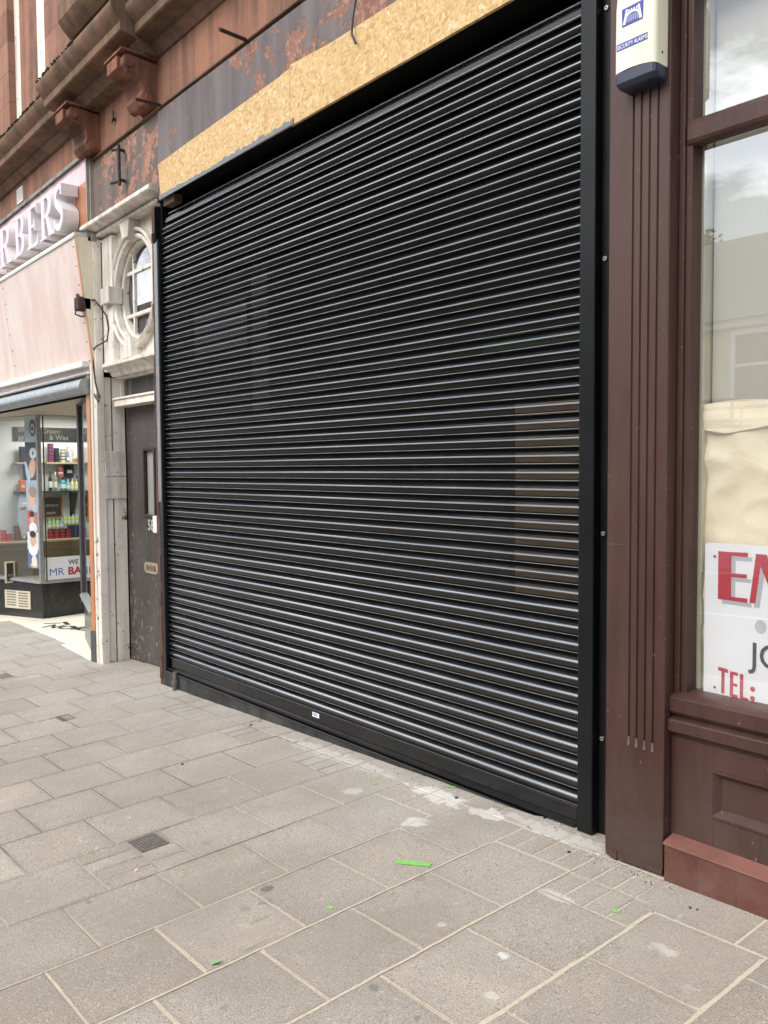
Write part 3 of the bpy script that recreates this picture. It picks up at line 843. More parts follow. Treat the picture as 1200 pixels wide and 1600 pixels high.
mb = MB(); mb.box(1.16, 1.36, .08, .09, 1.9, 3.0); tag(obj('grey_panel', mb, flat('grey_blind_panel', (.16, .175, .185))), 'narrow grey upright panel behind the shutter beside the pale striped panel', 'panel')
iv = MB(); iv.box(.02, 4.3, 1.5, 1.53, 0, 1.1); tag(obj('shop_counter', iv, flat('counter_brown', (.14, .09, .07))), 'low brown counter in the dim room behind the shutter', 'counter')

# ================================================================== OSB boards
def osb(pts, nm, lab):
    mb = MB(); mb.prism([(x, -.10, z) for x, z in pts], (0, .018, 0)); o = obj(nm, mb, M['osb']); tag(o, lab, 'board')
osb([(.170, 3.560), (1.05, 3.566), (1.925, 3.568), (1.925, 3.900), (1.79, 3.888), (1.2, 3.862), (.6, 3.842), (.128, 3.818), (.148, 3.69)], 'osb_board', 'left yellow chipboard sheet over the shutter with a torn grey strip below it')
osb([(1.929, 3.562), (3.0, 3.572), (4.34, 3.590), (4.34, 3.93), (2.9, 3.893), (2.32, 3.895), (2.18, 3.905), (1.929, 3.918)], 'osb_board', 'right yellow chipboard sheet over the shutter, hit by the hanging cable')
mb = MB(); n0 = 0; top = []; N_ = 60
for i in range(N_+1):
    x = .165 + 1.80*i/N_; top.append((x, -.108, 3.572 + .012*random.random() + (.02*random.random() if i > 30 else 0) - (0 if i < N_-2 else .0)))
pts = [(.16, -.108, 3.545), (1.965, -.108, 3.560)] + top[::-1]
mb.prism(pts, (0, .006, 0))
tag(obj('metal_trim', mb, simple('torn_grey_membrane', (.17, .185, .20), .6, .2, 9., bump=.3)), 'torn grey strip along the lower edge of the left chipboard sheet', 'trim')

# ================================================================== SANDSTONE BUILDING
bd = thing('sandstone_building', 'red sandstone tenement with painted band, moulded cornice and carved brackets above the shops', 'building', (0, 0, 3.6))
WALLR = 9.
def bx(nm, mt, *boxes, parent=bd, wp=True, bevel=None, smooth=None):
    mb = MB()
    for b in boxes: 
        # split long boxes so the warp stays smooth
        x0, x1 = b[0], b[1]
        n = max(1, int((x1-x0)/3))
        for i in range(n): mb.box(x0+(x1-x0)*i/n, x0+(x1-x0)*(i+1)/n, *b[2:])
    return obj(nm, mb, mt, parent, wp=wp, bevel=bevel, smooth=smooth)
bx('painted_band', M['peel_band'], (0.003, WALLR, -.035, .3, 3.60, 4.262))
bx('painted_band', M['peel_patch'], (-1.345, -.003, -.022, .3, 3.70, 4.262))
# frieze
bx('frieze', M['stone'], (-1.345, -.33, -.03, .3, 4.30, 4.66), (-.33, 3.2, -.028, .3, 4.30, 4.66), (3.205, WALLR, -.03, .3, 4.30, 4.66))
bx('frieze', M['stone'], (-9, -1.35, -.012, .3, 4.40, 4.66))
bx('string_course', M['stone_dirty'], (-1.345, WALLR, -.018, .3, 4.262, 4.285), (-1.345, WALLR, -.045, .3, 4.285, 4.30), bevel=.006)
def cornice(x0, x1, dy, parent):
    P = [(.3, 4.66), (-.03, 4.66), (-.045, 4.665), (-.06, 4.69), (-.10, 4.72), (-.10, 4.745), (-.12, 4.75), (-.225, 4.765), (-.235, 4.775), (-.235, 4.835), (-.245, 4.845), (-.275, 4.875), (-.300, 4.915), (-.305, 4.945), (-.30, 4.965), (-.1, 5.02), (.3, 5.04)]
    P = [(y + (dy if y < .2 else 0), z) for y, z in P]
    n = max(1, int((x1-x0)/1.2)); mb = MB()
    for i in range(n): mb.extr(P, x0+(x1-x0)*i/n, x0+(x1-x0)*(i+1)/n)
    return obj('cornice', mb, M['stone_dirty'], parent, wp=True, smooth=35)
cornice(-9, -1.62, 0, bd); cornice(-1.615, .06, -.11, bd); cornice(.065, WALLR, 0, bd)
# moss along the top edge of the cornice (left part)
mo = MB()
for i in range(1500):
    x = random.uniform(-6.5, -.7)
    y = -.30 + random.uniform(-.01, .05) + (-.11 if x > -1.615 else 0); r_ = random.uniform(.004, .012)
    mo.box(-r_, r_, -r_, r_, -r_*.3, r_*random.uniform(.5, 1.3), Matrix.Translation((x, y, 4.965)) @ Matrix.Rotation(random.random()*3, 4, 'Z') @ Matrix.Rotation(random.random(), 4, 'X'))
mo_ = obj('moss', mo, M['moss'], bd, wp=True); mo_['kind'] = 'stuff'
# consoles: scrolled side profile
def console(x0, x1, lab, d=0.):
    P = [(-.012, 4.62), (-.28, 4.64), (-.31, 4.60), (-.31, 4.55), (-.27, 4.51), (-.20, 4.50), (-.165, 4.47), (-.15, 4.41), (-.165, 4.36), (-.13, 4.31), (-.09, 4.30), (-.06, 4.33), (-.012, 4.30)]
    mb = MB(); mb.extr(P, x0, x1)
    o = obj('console', mb, M['stone_carved'], bd, wp=True, bevel=.008, smooth=None); o['label'] = lab
    mb = MB(); mb.box(x0-.02, x1+.02, -.33, -.0, 4.645, 4.665); obj('abacus', mb, M['stone_carved'], o, wp=True, bevel=.004)
    for (yy, zz_, rr) in ((-.265, 4.575, .04), (-.105, 4.345, .035)):
        mb = MB(); mb.tube([(x0-.012, yy, zz_), (x1+.012, yy, zz_)], rr, 14); obj('scroll', mb, M['stone_carved'], o, wp=True, bevel=.004)
    mb = MB(); mb.box(x0+.05, x1-.05, -.335, -.2, 4.53, 4.62); obj('leaf_carving', mb, M['stone_carved'], o, wp=True, bevel=.004)
console(-1.42, -1.13, 'left carved bracket under the cornice'); console(-.28, .01, 'right carved bracket under the cornice')
# ledge above the cornice
P = [(.3, 5.15), (-.30, 5.15), (-.315, 5.165), (-.34, 5.19), (-.37, 5.22), (-.40, 5.27), (-.40, 5.40), (-.36, 5.46), (.3, 5.50)]
mb = MB(); mb.extr(P, -1.06, 1.2); mb.extr(P, 1.2, 3.4); obj('bay_sill', mb, M['stone_dirty'], bd, wp=True, smooth=30)
bx('wall', M['stone_block'], (-.95, WALLR, .02, .3, 4.99, 5.2), (-1.0, WALLR, .0, .3, 5.45, 7.2))
bx('wall', M['stone_block'], (-2.80, -.95, .085, .3, 4.97, 7.2))
bx('wall', M['stone_block'], (-9., -3.78, .02, .3, 4.97, 7.2))
wn = bx('window', M['stone'], (-3.61, -3.05, .10, .3, 4.97, 7.2))
wn['label'] = 'tall stone mullion between white painted strips'
bx('window_frame', M['white_wood'], (-3.78, -3.61, .095, .3, 4.97, 7.2), (-3.05, -2.80, .095, .3, 4.97, 7.2), parent=wn)
bx('wall', M['stone'], (-9., -1.35, -.005, .3, 4.385, 4.40))
# vent grille (in the frieze at the left, over the barber sign)
vg = thing('wall_vent', 'small pale vent grille in the sandstone above the pink sign', 'vent', (-3.37, -.02, 4.45))
bx('grille_frame', M['white'], (-3.47, -3.28, -.025, -.008, 4.45, 4.468), (-3.47, -3.28, -.025, -.008, 4.592, 4.61), (-3.47, -3.455, -.025, -.008, 4.468, 4.592), (-3.295, -3.28, -.025, -.008, 4.468, 4.592), parent=vg)
bx('grille_bars', M['white'], *[(-3.45+i*.026, -3.437+i*.026, -.022, -.01, 4.468, 4.592) for i in range(6)], parent=vg)
bx('grille_back', M['black'], (-3.455, -3.295, -.0125, -.0085, 4.468, 4.592), parent=vg)

# iron things on the wall
def rod(pts, r, nm, lab, cat, mt='iron', wp=True, group=None):
    mb = MB(); mb.tube(pts, r, 8); o = obj(nm, mb, M[mt], wp=wp, smooth=50); tag(o, lab, cat, group); return o
rod([(1.33, -.01, 4.292), (1.35, -.10, 4.285), (1.40, -.27, 4.262)], .013, 'iron_rod', 'rusty iron spike above the painted band, right of the carved brackets', 'iron rod')
rod([(.07, -.01, 4.292), (.085, -.1, 4.285), (.11, -.26, 4.268)], .012, 'iron_rod', 'rusty iron spike beside the right carved bracket', 'iron rod')
mb = MB(); mb.tube([(-.62, -.085, 3.865), (-.62, -.085, 4.195)], .013, 8); mb.tube([(-.62, -.085, 4.16), (-.66, -.02, 4.17)], .013, 8); mb.tube([(-.62, -.085, 3.91), (-.66, -.02, 3.925)], .013, 8); mb.tube([(-.62, -.085, 4.16), (-.70, -.11, 4.168)], .011, 8); mb.tube([(-.62, -.085, 3.90), (-.73, -.11, 3.905)], .012, 8)
tag(obj('iron_bracket', mb, M['iron'], wp=True, smooth=50), 'rusty iron bracket on the flaking wall above the white doorway', 'bracket')
for (x, z_, lab) in ((-.80, 4.47, 'small rusty stub of bolts high on the red stone between the brackets'), (-1.17, 4.41, 'small rusty hook on the red stone beside the left carved bracket')):
    mb = MB(); mb.tube([(x, -.02, z_), (x, -.06, z_)], .013, 7); mb.tube([(x-.03, -.05, z_-.02), (x+.01, -.055, z_+.01), (x+.005, -.05, z_+.07 if x > -1 else z_+.02)], .006, 6)
    tag(obj('iron_hook', mb, M['iron'], wp=True), lab, 'hook')
rod([(2.50, -.045, 4.32), (2.52, -.06, 4.14), (2.60, -.115, 4.02), (2.565, -.118, 3.90), (2.56, -.12, 3.83), (2.60, -.125, 3.765)], .0065, 'hanging_cable', 'thin black cable hanging over the right chipboard sheet', 'cable', 'wire')

# ================================================================== WHITE DOORWAY
dw = thing('doorway_surround', 'flaking white stone doorway with an oval window above the dark door', 'doorway', (-.8, 0, -.27))
def wb(nm, mt, *boxes, parent=dw, bevel=.004, wp=True): return bx(nm, mt, *boxes, parent=parent, bevel=bevel, wp=wp)
zb = g(-1.4, 0) - .02
wb('pilaster', M['white_wood'], (-1.475, -1.43, -.042, .04, zb, 3.60), (-1.43, -1.355, -.032, .04, zb, 3.60))
wb('door_jamb', M['white_wood'], (-1.41, -1.385, .04, .115, zb, 2.36), (-1.41, -1.375, .128, .24, zb, 2.36))
wb('jamb_backing', M['black'], (-1.475, -1.415, .04, .3, zb, 3.60))
wb('stone_block', M['white_stone'], (-1.40, -1.352, .035, .232, 1.24, 1.44), (-1.40, -1.350, .035, .232, 1.444, 1.68))
wb('pilaster', M['white_stone'], (-1.352, -1.13, .045, .14, 2.40, 3.60))
# upper wall with oval hole
cx, cz, rx, rz = -.74, 3.055, .385, .415
def ell(rx_, rz_, n=48, c=(cx, cz)): return [(c[0]+rx_*math.cos(2*PI*i/n), c[1]+rz_*math.sin(2*PI*i/n)) for i in range(n)]
mb = MB()
inner = ell(rx+.02, rz+.02)
n = 48; xa, xb, za, zb2 = -1.36, -.10, 2.44, 3.66
def onrect(a):
    c_, s_ = math.cos(a), math.sin(a)
    tx = ((xb-cx) if c_ > 0 else (xa-cx))/c_ if abs(c_) > 1e-6 else 1e9
    tzv = ((zb2-cz) if s_ > 0 else (za-cz))/s_ if abs(s_) > 1e-6 else 1e9
    t = min(tx, tzv); return (cx+c_*t, cz+s_*t)
for i in range(n):
    a0, a1 = 2*PI*i/n, 2*PI*(i+1)/n
    p0, p1 = inner[i], inner[(i+1) % n]; q0, q1 = onrect(a0), onrect(a1)
    mb.poly([(p0[0], .10, p0[1]), (p1[0], .10, p1[1]), (q1[0], .10, q1[1]), (q0[0], .10, q0[1])])
    if abs(q0[0]-q1[0]) > 1e-4 and abs(q0[1]-q1[1]) > 1e-4:
        co_ = (xb if math.cos(a0+.05) > 0 else xa, zb2 if math.sin(a0+.05) > 0 else za)
        mb.poly([(q0[0], .10, q0[1]), (q1[0], .10, q1[1]), (co_[0], .10, co_[1])])
    mb.poly([(p0[0], .10, p0[1]), (p1[0], .10, p1[1]), (p1[0], .22, p1[1]), (p0[0], .22, p0[1])])
obj('wall', mb, M['white_stone'], dw, wp=True, recalc=False)
# oval moulding rings
ov = None
def ring(ri, ro, y0, y1, mt, nm, parent):
    mb = MB(); n = 56
    for i in range(n):
        a0, a1 = 2*PI*i/n, 2*PI*(i+1)/n
        def P(r, a, y): return (cx+(rx+r)*math.cos(a), y, cz+(rz+r)*math.sin(a))
        prof = [(ri, y1), (ri, y0), ((ri+ro)/2, y0-.012), (ro, y0), (ro, y1)]
        for (r0, ya), (r1, yb) in zip(prof[:-1], prof[1:]):
            mb.poly([P(r0, a0, ya), P(r0, a1, ya), P(r1, a1, yb), P(r1, a0, yb)])
    return obj(nm, mb, mt, parent, wp=True, recalc=True)
ring(.010, .048, .07, .12, M['white_stone'], 'moulding', dw)
ring(.066, .098, .055, .12, M['white_stone'], 'moulding', dw)
ow = ring(-.022, .02, .135, .22, M['white_wood'], 'oval_window', dw); ow['label'] = 'oval window with white glazing bars and dirty panes'
mb = MB(); pe = ell(rx+.02, rz+.02)
mb.poly([(x, .185, z_) for x, z_ in pe]); obj('pane', mb, M['glass_old'], ow, wp=True, recalc=False)
mb = MB()
for xg in (-.925, -.555): 
    hh = rz*math.sqrt(max(0, 1-((xg-cx)/rx)**2)); mb.box(xg-.014, xg+.014, .15, .18, cz-hh, cz+hh)
for zg in (2.868, 3.242):
    ww = rx*math.sqrt(max(0, 1-((zg-cz)/rz)**2)); mb.box(cx-ww, cx+ww, .148, .182, zg-.016, zg+.016)
obj('glazing_bars', mb, M['white_wood'], ow, wp=True, bevel=.004)
mb = MB(); mb.box(-1.3, .0, .5, .52, 2.5, 3.6); obj('interior', mb, flat('dim_stair', (.16, .155, .16)), ow, wp=True)
mb = MB(); mb.prism([(-.72, .24, 2.72), (-.40, .24, 2.70), (-.50, .24, 3.05), (-.60, .24, 3.34), (-.66, .24, 3.0)], (0, .01, 0)); obj('torn_paper', mb, flat('pale_torn_paper', (.40, .42, .46)), ow, wp=True)
mb = MB(); mb.tube([(-.62, .183, 2.79), (-.62, .178, 2.79)], .022, 9); obj('hole', mb, M['black'], ow, wp=True)
# keystones
def wedge(P, y0, y1, nm='keystone'):
    mb = MB(); mb.prism([(x, y0, z_) for x, z_ in P], (0, y1-y0, 0)); return obj(nm, mb, M['white_stone'], dw, wp=True, bevel=.006)
wedge([(-.80, 3.475), (-.68, 3.475), (-.65, 3.62), (-.85, 3.62)], .0, .12)
wedge([(-1.27, 2.99), (-1.09, 2.99), (-1.09, 3.135), (-1.27, 3.135)], -.01, .12)
wedge([(-.79, 2.64), (-.69, 2.64), (-.65, 2.46), (-.86, 2.46)], .0, .12)
# cornices of the doorway
mb = MB(); mb.extr([(.3, 3.64), (.06, 3.64), (.03, 3.655), (-.03, 3.665), (-.06, 3.675), (-.09, 3.68), (-.10, 3.69), (-.10, 3.72), (-.085, 3.73), (.3, 3.76)], -1.49, -.04); obj('cornice', mb, M['white_stone'], dw, wp=True, smooth=35)
mb = MB(); mb.extr([(.3, 3.62), (.0, 3.62), (-.01, 3.64), (.3, 3.641)], -1.475, -.1); obj('cornice', mb, M['white_stone'], dw, wp=True)
mb = MB(); mb.extr([(.3, 2.355), (.10, 2.355), (.085, 2.37), (.07, 2.40), (.04, 2.415), (.01, 2.425), (.0, 2.435), (.0, 2.458), (.02, 2.47), (.3, 2.485)], -1.30, -.11); obj('door_head', mb, M['white_stone'], dw, wp=True, smooth=35)
wb('door_head', M['white_wood'], (-1.375, -.17, .14, .3, 2.345, 2.354))
wb('lintel', M['white_wood'], (-1.33, -.17, .10, .27, 2.145, 2.165), (-1.33, -.17, .115, .27, 2.085, 2.145))
tl = wb('transom_light', M['white_wood'], (-1.372, -1.335, .19, .25, 2.166, 2.345), (-.25, -.17, .19, .25, 2.166, 2.345))
mb = MB(); mb.poly([(-1.34, .225, 2.166), (-.2, .225, 2.166), (-.2, .225, 2.345), (-1.34, .225, 2.345)]); obj('pane', mb, M['glass_old'], tl, wp=True, recalc=False)
mb = MB(); mb.box(-.88, -.25, .30, .31, 2.17, 2.34); obj('torn_paper', mb, flat('pale_torn_paper', (.40, .42, .46)), tl, wp=True)
# door
dr = thing('entrance_door', 'scuffed dark door numbered 58 with a narrow glass slot and brass letterbox', 'door', (-1.375, .26, -.27))
zd = g(-1.0, .25)+.006
mb = MB()
X0, X1 = -1.373, -.19
mb.prism([(X0, .25, g(X0, .25)+.008), (-1.00, .25, g(-1.0, .25)+.008), (-1.00, .25, 2.085), (X0, .25, 2.085)], (0, .045, 0))
mb.prism([(-.775, .25, g(-.775, .25)+.008), (X1, .25, g(X1, .25)+.008), (X1, .25, 2.085), (-.775, .25, 2.085)], (0, .045, 0))
mb.prism([(-1.00, .25, g(-1.0, .25)+.008), (-.775, .25, g(-.775, .25)+.008), (-.775, .25, 1.10), (-1.00, .25, 1.10)], (0, .045, 0))
mb.box(-1.00, -.775, .25, .295, 1.68, 2.085)
obj('door_leaf', mb, M['door'], dr)
mb = MB(); mb.box(-1.37, -1.012, .2485, .2505, 1.235, 1.243); obj('kick_line', mb, M['door'], dr)
mb = MB()
for b in ((-1.01, -.765, 1.675, 1.70), (-1.01, -.765, 1.08, 1.105), (-1.01, -.985, 1.10, 1.68), (-.79, -.765, 1.10, 1.68)): mb.box(b[0], b[1], .238, .262, b[2], b[3])
vf = obj('vision_panel', mb, M['brown_dark'], dr, bevel=.003)
mb = MB(); mb.poly([(-.99, .275, 1.10), (-.78, .275, 1.10), (-.78, .275, 1.68), (-.99, .275, 1.68)]); obj('pane', mb, simple('frosted_glass', (.30, .30, .30), .3, .15, 3.), vf, recalc=False)
mb = MB(); 
lbP = [(-1.025, .60), (-1.0, .575), (-.775, .575), (-.75, .60), (-.75, .65), (-.775, .675), (-1.0, .675), (-1.025, .65)]
mb.prism([(x, .243, z_) for x, z_ in lbP], (0, .008, 0)); lb = obj('letterbox', mb, simple('worn_brass', (.42, .38, .30), .4, .2, 30., metal=.4), dr, bevel=.002)
mb = MB(); mb.box(-.985, -.79, .238, .244, .603, .648); obj('flap', mb, simple('tarnished_brass', (.22, .15, .09), .5, .3, 30., metal=.3), lb)
nb = MB(); text_mb(nb, "58", (-.945, .249, .965), X_, Z_, .135, .001, squeeze=.9, bold=.002); obj('door_number', nb, flat('faded_number', (.45, .44, .40)), dr, recalc=False)
bz = MB(); bz.box(-.775, -.69, .215, .249, .95, 1.10); tag(obj('door_buzzer', bz, M['white'], bevel=.006), 'small white plastic box on the dark door beside its number', 'door buzzer')
mb = MB(); mb.prism([(-1.37, .31, -.32), (-.17, .31, -.28), (-.17, .31, 3.0), (-1.37, .31, 3.0)], (0, .02, 0)); obj('backing', mb, M['black'], dw)

# rough brown box with cable
fx = thing('old_floodlight', 'rough dark brown box lamp fixed at the top of the white doorway pilaster', 'lamp', (-1.38, -.1, 3.0))
mb = MB(); mb.box(-1.485, -1.375, -.17, -.045, 2.955, 3.075, ); obj('housing', mb, M['brown_dark'], fx, wp=True, bevel=.012)
mb = MB(); mb.prism([(-1.52, -.14, 3.06), (-1.50, -.14, 3.12), (-1.45, -.14, 3.065)], (0, .06, 0)); mb.box(-1.45, -1.38, -.05, -.035, 2.90, 3.09); obj('bracket', mb, M['brown_dark'], fx, wp=True)
mb = MB(); mb.tube([(-1.46, -.16, 2.965), (-1.445, -.175, 2.92), (-1.42, -.12, 2.90), (-1.40, -.06, 2.93)], .008, 6); obj('lead', mb, M['wire'], fx, wp=True, smooth=50)
cb = [(-1.40, -.05, 3.05), (-1.33, -.04, 3.05), (-1.29, -.02, 3.00), (-1.24, .03, 2.90), (-1.22, .04, 2.78), (-1.26, .04, 2.68), (-1.34, -.03, 2.63), (-1.385, -.045, 2.60), (-1.375, -.045, 2.45), (-1.34, -.045, 2.30), (-1.29, -.045, 2.21), (-1.255, -.04, 2.16), (-1.27, -.045, 2.12), (-1.34, -.05, 2.17), (-1.37, -.045, 2.20)]
mb = MB(); mb.tube(cb, .0075, 6); tag(obj('loose_cable', mb, M['wire'], wp=True, smooth=50), 'loose black cable looping down the white doorway pilaster', 'cable')

# ================================================================== BARBER SHOPFRONT
bs = thing('barber_shopfront', 'barber shopfront with canted pink fascia, orange pilaster and splayed glass lobby', 'shopfront', (-3, 0, -.3))
def bb(nm, mt, *boxes, parent=bs, bevel=.003, wp=True): return bx(nm, mt, *boxes, parent=parent, bevel=bevel, wp=wp)
bb('flashing', M['lead'], (-9, -1.36, -.075, .0, 4.335, 4.385), bevel=.012)
mb = MB()
for i in range(90):
    x = -6.5 + i*.057; d = random.uniform(.006, .03); mb.poly([(x, -.0765, 4.338), (x+.057, -.0765, 4.338), (x+.04, -.074, 4.338-d), (x+.015, -.074, 4.338-d*.7)])
obj('flashing_edge', mb, M['black'], bs, wp=True, recalc=False)
bb('trim', M['grey_trim'], (-1.395, -1.375, -.07, .0, 3.58, 4.30), (-1.373, -1.35, -.045, .0, 3.58, 4.32), (-1.35, -1.346, -.03, .0, 3.58, 4.3))
# canted fascia
mb = MB()
cf = [(-.175, 3.60), (-.175, 3.625), (-.025, 3.64), (-.02, 2.43), (-.035, 2.43)]
for a, b_ in ((-9, -6), (-6, -3.6), (-3.595, -1.41)):
    mb.extr([(-.175, 3.60), (-.145, 3.60), (-.01, 2.43), (-.035, 2.43)], a, b_)
obj('fascia', mb, M['pink'], bs, wp=True)
mb = MB(); mb.prism([(-1.405, -.178, 3.605), (-1.405, -.035, 2.43), (-1.405, .0, 2.43), (-1.405, .0, 3.62)], (.03, 0, 0)); obj('fascia_cheek', mb, M['cream_panel'], bs, wp=True)
mb = MB(); mb.prism([(-1.4102, -.181, 3.60), (-1.4102, -.0405, 2.43), (-1.4102, -.030, 2.43), (-1.4102, -.170, 3.60)], (.035, 0, 0)); obj('fascia_edge', mb, M['orange'], bs, wp=True)
mb = MB(); mb.extr([(-.19, 3.605), (-.195, 3.625), (-.185, 3.645), (-.165, 3.65), (.0, 3.665), (.0, 3.63), (-.165, 3.622)], -9, -5); mb.extr([(-.19, 3.605), (-.195, 3.625), (-.185, 3.645), (-.165, 3.65), (.0, 3.665), (.0, 3.63), (-.165, 3.622)], -5, -1.39); obj('fascia_capping', mb, M['white'], bs, wp=True, smooth=40)
mb = MB(); mb.extr([(-.17, 3.652), (-.10, 3.675), (.0, 3.69), (.0, 3.666)], -1.75, -1.37); obj('lead_cap', mb, M['lead'], bs, wp=True)
mb = MB()
for i in range(7):
    t_ = .06+i*.145; yy = -.175+.14*t_; zz_ = 3.60-1.17*t_
    for xs_ in (-1.46, -3.56):
        mb = MB(); mb.tube([(xs_, yy-.001, zz_), (xs_, yy-.005, zz_)], .006, 6); obj('fixing', mb, M['black'], bs, wp=True)
# blind box strip and awning roller
bb('blind_box', M['white'], (-9, -1.50, -.045, .0, 2.395, 2.425))
bb('blind_box_rail', M['alu'], (-9, -1.50, -.064, -.0555, 2.395, 2.407))
bb('blind_slot', M['black'], (-9, -1.47, -.01, .02, 2.2, 2.385))
mb = MB(); mb.tube([(-9, -.055, 2.285), (-6, -.055, 2.285), (-4, -.055, 2.285), (-1.515, -.055, 2.285)], .075, 24); ar = obj('awning_roller', mb, M['galv'], bs, wp=True, smooth=50)
mb = MB(); mb.prism([(x, y, 2.225) for x, y in ((-7.4, -.15), (-7.4, -.09), (-4.76, .57), (-4.76, 1.56), (-2.83, 1.56), (-2.83, .385), (-1.5, .03), (-1.5, -.0), (-4., -.0), (-6., -.0), (-6.9, -.03))], (0, 0, .045)); obj('soffit', mb, M['beige'], bs, wp=True)
# orange pilaster with black base
bb('pilaster', M['orange'], (-1.60, -1.515, -.035, .06, .0, 2.40)); bb('pilaster_side', M['grey_trim'], (-1.513, -1.478, -.030, .06, -.02, 2.42))
zb3 = g(-1.6, 0)-.02
bb('pilaster_base', simple('grey_painted_base', (.055, .06, .062), .4, .3, 9.), (-1.605, -1.478, -.045, .06, zb3, -.003))
# panes:  A from (-5.75,.27) to (-4.74,.55); B from (-4.74,.55) to (-4.74,1.5); Cc from (-1.62,.0) to (-2.85,.36), D on to (-2.85,1.5)
def wallseg(mb, p, q, z0, z1, th, z0b=None):
    p = Vector((p[0], p[1], 0)); q = Vector((q[0], q[1], 0)); d = (q-p).normalized(); nn = Vector((d.y, -d.x, 0))*th
    for_z = [(p, z0), (q, z0 if z0b is None else z0b)]
    mb.prism([(p.x, p.y, for_z[0][1]), (q.x, q.y, for_z[1][1]), (q.x, q.y, z1), (p.x, p.y, z1)], (nn.x, nn.y, 0))
segs = [((-7.4, -.12), (-4.74, .55)), ((-4.74, .55), (-4.74, 1.55)), ((-2.85, 1.55), (-2.85, .37)), ((-2.85, .37), (-1.62, .0))]
SILL = .075
for i, (p, q) in enumerate(segs):
    zs = SILL if i < 2 else .15
    mb = MB(); wallseg(mb, p, q, g(*p)-.05, zs, -.05, g(*q)-.05); sr = obj('stall_riser', mb, M['granite'] if i < 2 else flat('grey_riser', (.05, .05, .055), .25), bs)
    mb = MB(); wallseg(mb, p, q, zs, zs+.035, .03); wallseg(mb, p, q, zs+.0, zs+.02, .045); wallseg(mb, p, q, zs, zs+.035, -.05)
    obj('sill', mb, M['alu'], bs, bevel=.003)
    mb = MB(); wallseg(mb, p, q, 2.185, 2.224, .02); wallseg(mb, p, q, 2.185, 2.224, -.03); obj('window_head', mb, M['beige'] if i < 2 else M['dark_alu'], bs)
    mb = MB(); mb.poly([(p[0], p[1], zs+.035), (q[0], q[1], zs+.035), (q[0], q[1], 2.19), (p[0], p[1], 2.19)]); obj('window_pane', mb, M['glass'] if i < 2 else M['glass_mirror'], bs, recalc=False)
for (x, y, m) in ((-4.74, .55, 'alu'), (-4.74, 1.5, 'alu'), (-2.85, .37, 'dark_alu')):
    mb = MB(); mb.box(x-.028, x+.022, y-.028, y+.022, .08, 2.22); obj('mullion', mb, M[m], bs, bevel=.004)
mb = MB(); mb.box(-4.700, -4.690, .585, .60, .11, 2.19); obj('mullion', mb, M['dark_alu'], bs)
# lobby door
mb = MB(); mb.box(-4.74, -4.60, 1.52, 1.57, -.3, 2.2); mb.box(-3.0, -2.86, 1.52, 1.57, -.3, 2.2); mb.box(-4.6, -3.0, 1.52, 1.57, 2.05, 2.2); mb.box(-4.6, -3.0, 1.52, 1.57, -.33, -.15); ld = obj('shop_door', mb, M['dark_alu'], bs)
mb = MB(); mb.poly([(-4.6, 1.55, -.15), (-3.0, 1.55, -.15), (-3.0, 1.55, 2.05), (-4.6, 1.55, 2.05)]); obj('pane', mb, M['glass'], ld, recalc=False)
# vent in riser
d = Vector((.9697, .2443, 0)); 
def onA(x, off=0.): # point on seg A line
    t = (x+7.4)/2.66; return Vector((x, -.12+.67*t, 0)) + Vector((.2443, -.9697, 0))*off
vg2 = thing('air_vent', 'cream air vent grille set low in the black riser of the barber window', 'vent', (-5.3, .4, -.15))
pA = onA(-5.56, .004); qA = onA(-4.99, .004)
mb = MB(); mb.prism([(pA.x, pA.y, -.30), (qA.x, qA.y, -.275), (qA.x, qA.y, -.045), (pA.x, pA.y, -.065)], (.003, -.012, 0)); obj('vent_plate', mb, flat('cream_vent', (.60, .55, .44)), vg2)
mb = MB()
for r_ in range(6):
    for c2 in range(2):
        a = pA.lerp(qA, .08+.47*c2); b_ = pA.lerp(qA, .45+.47*c2); zz_ = -.262+r_*.034 + .003*c2
        mb.prism([(a.x+.003, a.y-.0125, zz_), (b_.x+.003, b_.y-.0125, zz_+.008), (b_.x+.003, b_.y-.0125, zz_+.022), (a.x+.003, a.y-.0125, zz_+.014)], (.0005, -.002, 0))
obj('vent_slots', mb, flat('vent_slot_dark', (.18, .16, .12)), vg2)

# sign with the raised letters
sg = thing('shop_sign', 'orange-brown sign board with painted pink light haze and thick white raised letters reading BARBERS', 'sign', (-3, -.05, 3.65))
bx('sign_board', M['orange_board'], (-9, -1.398, -.05, .0, 3.60, 4.13), parent=sg, wp=True); bx('sign_board', M['pink_pale'], (-9, -1.398, -.052, .0, 4.131, 4.335), parent=sg, wp=True)  # upper pale pink part paints the light hazing the orange board
bx('sign_board', M['pink_pale'], (-9, -1.71, -.055, -.0505, 3.85, 4.131), parent=sg, wp=True)
bx('sign_edge', M['orange'], (-1.410, -1.396, -.058, .0, 3.60, 4.31), parent=sg, wp=True)
def arc(c, rx_, rz_, a0, a1, n=10): return [(c[0]+rx_*math.cos(R(a0+(a1-a0)*i/n)), c[1]+rz_*math.sin(R(a0+(a1-a0)*i/n))) for i in range(n+1)]
def band(path, w):
    L, Rr = [], []
    for i, p in enumerate(path):
        a = path[max(0, i-1)]; b_ = path[min(len(path)-1, i+1)]
        dx, dz = b_[0]-a[0], b_[1]-a[1]; l = math.hypot(dx, dz) or 1
        ww = w[i] if isinstance(w, list) else w
        L.append((p[0]-dz/l*ww/2, p[1]+dx/l*ww/2)); Rr.append((p[0]+dz/l*ww/2, p[1]-dx/l*ww/2))
    return [[L[i], L[i+1], Rr[i+1], Rr[i]] for i in range(len(path)-1)]
def rc(a, b_, c_, d_): return [[(a, c_), (b_, c_), (b_, d_), (a, d_)]]
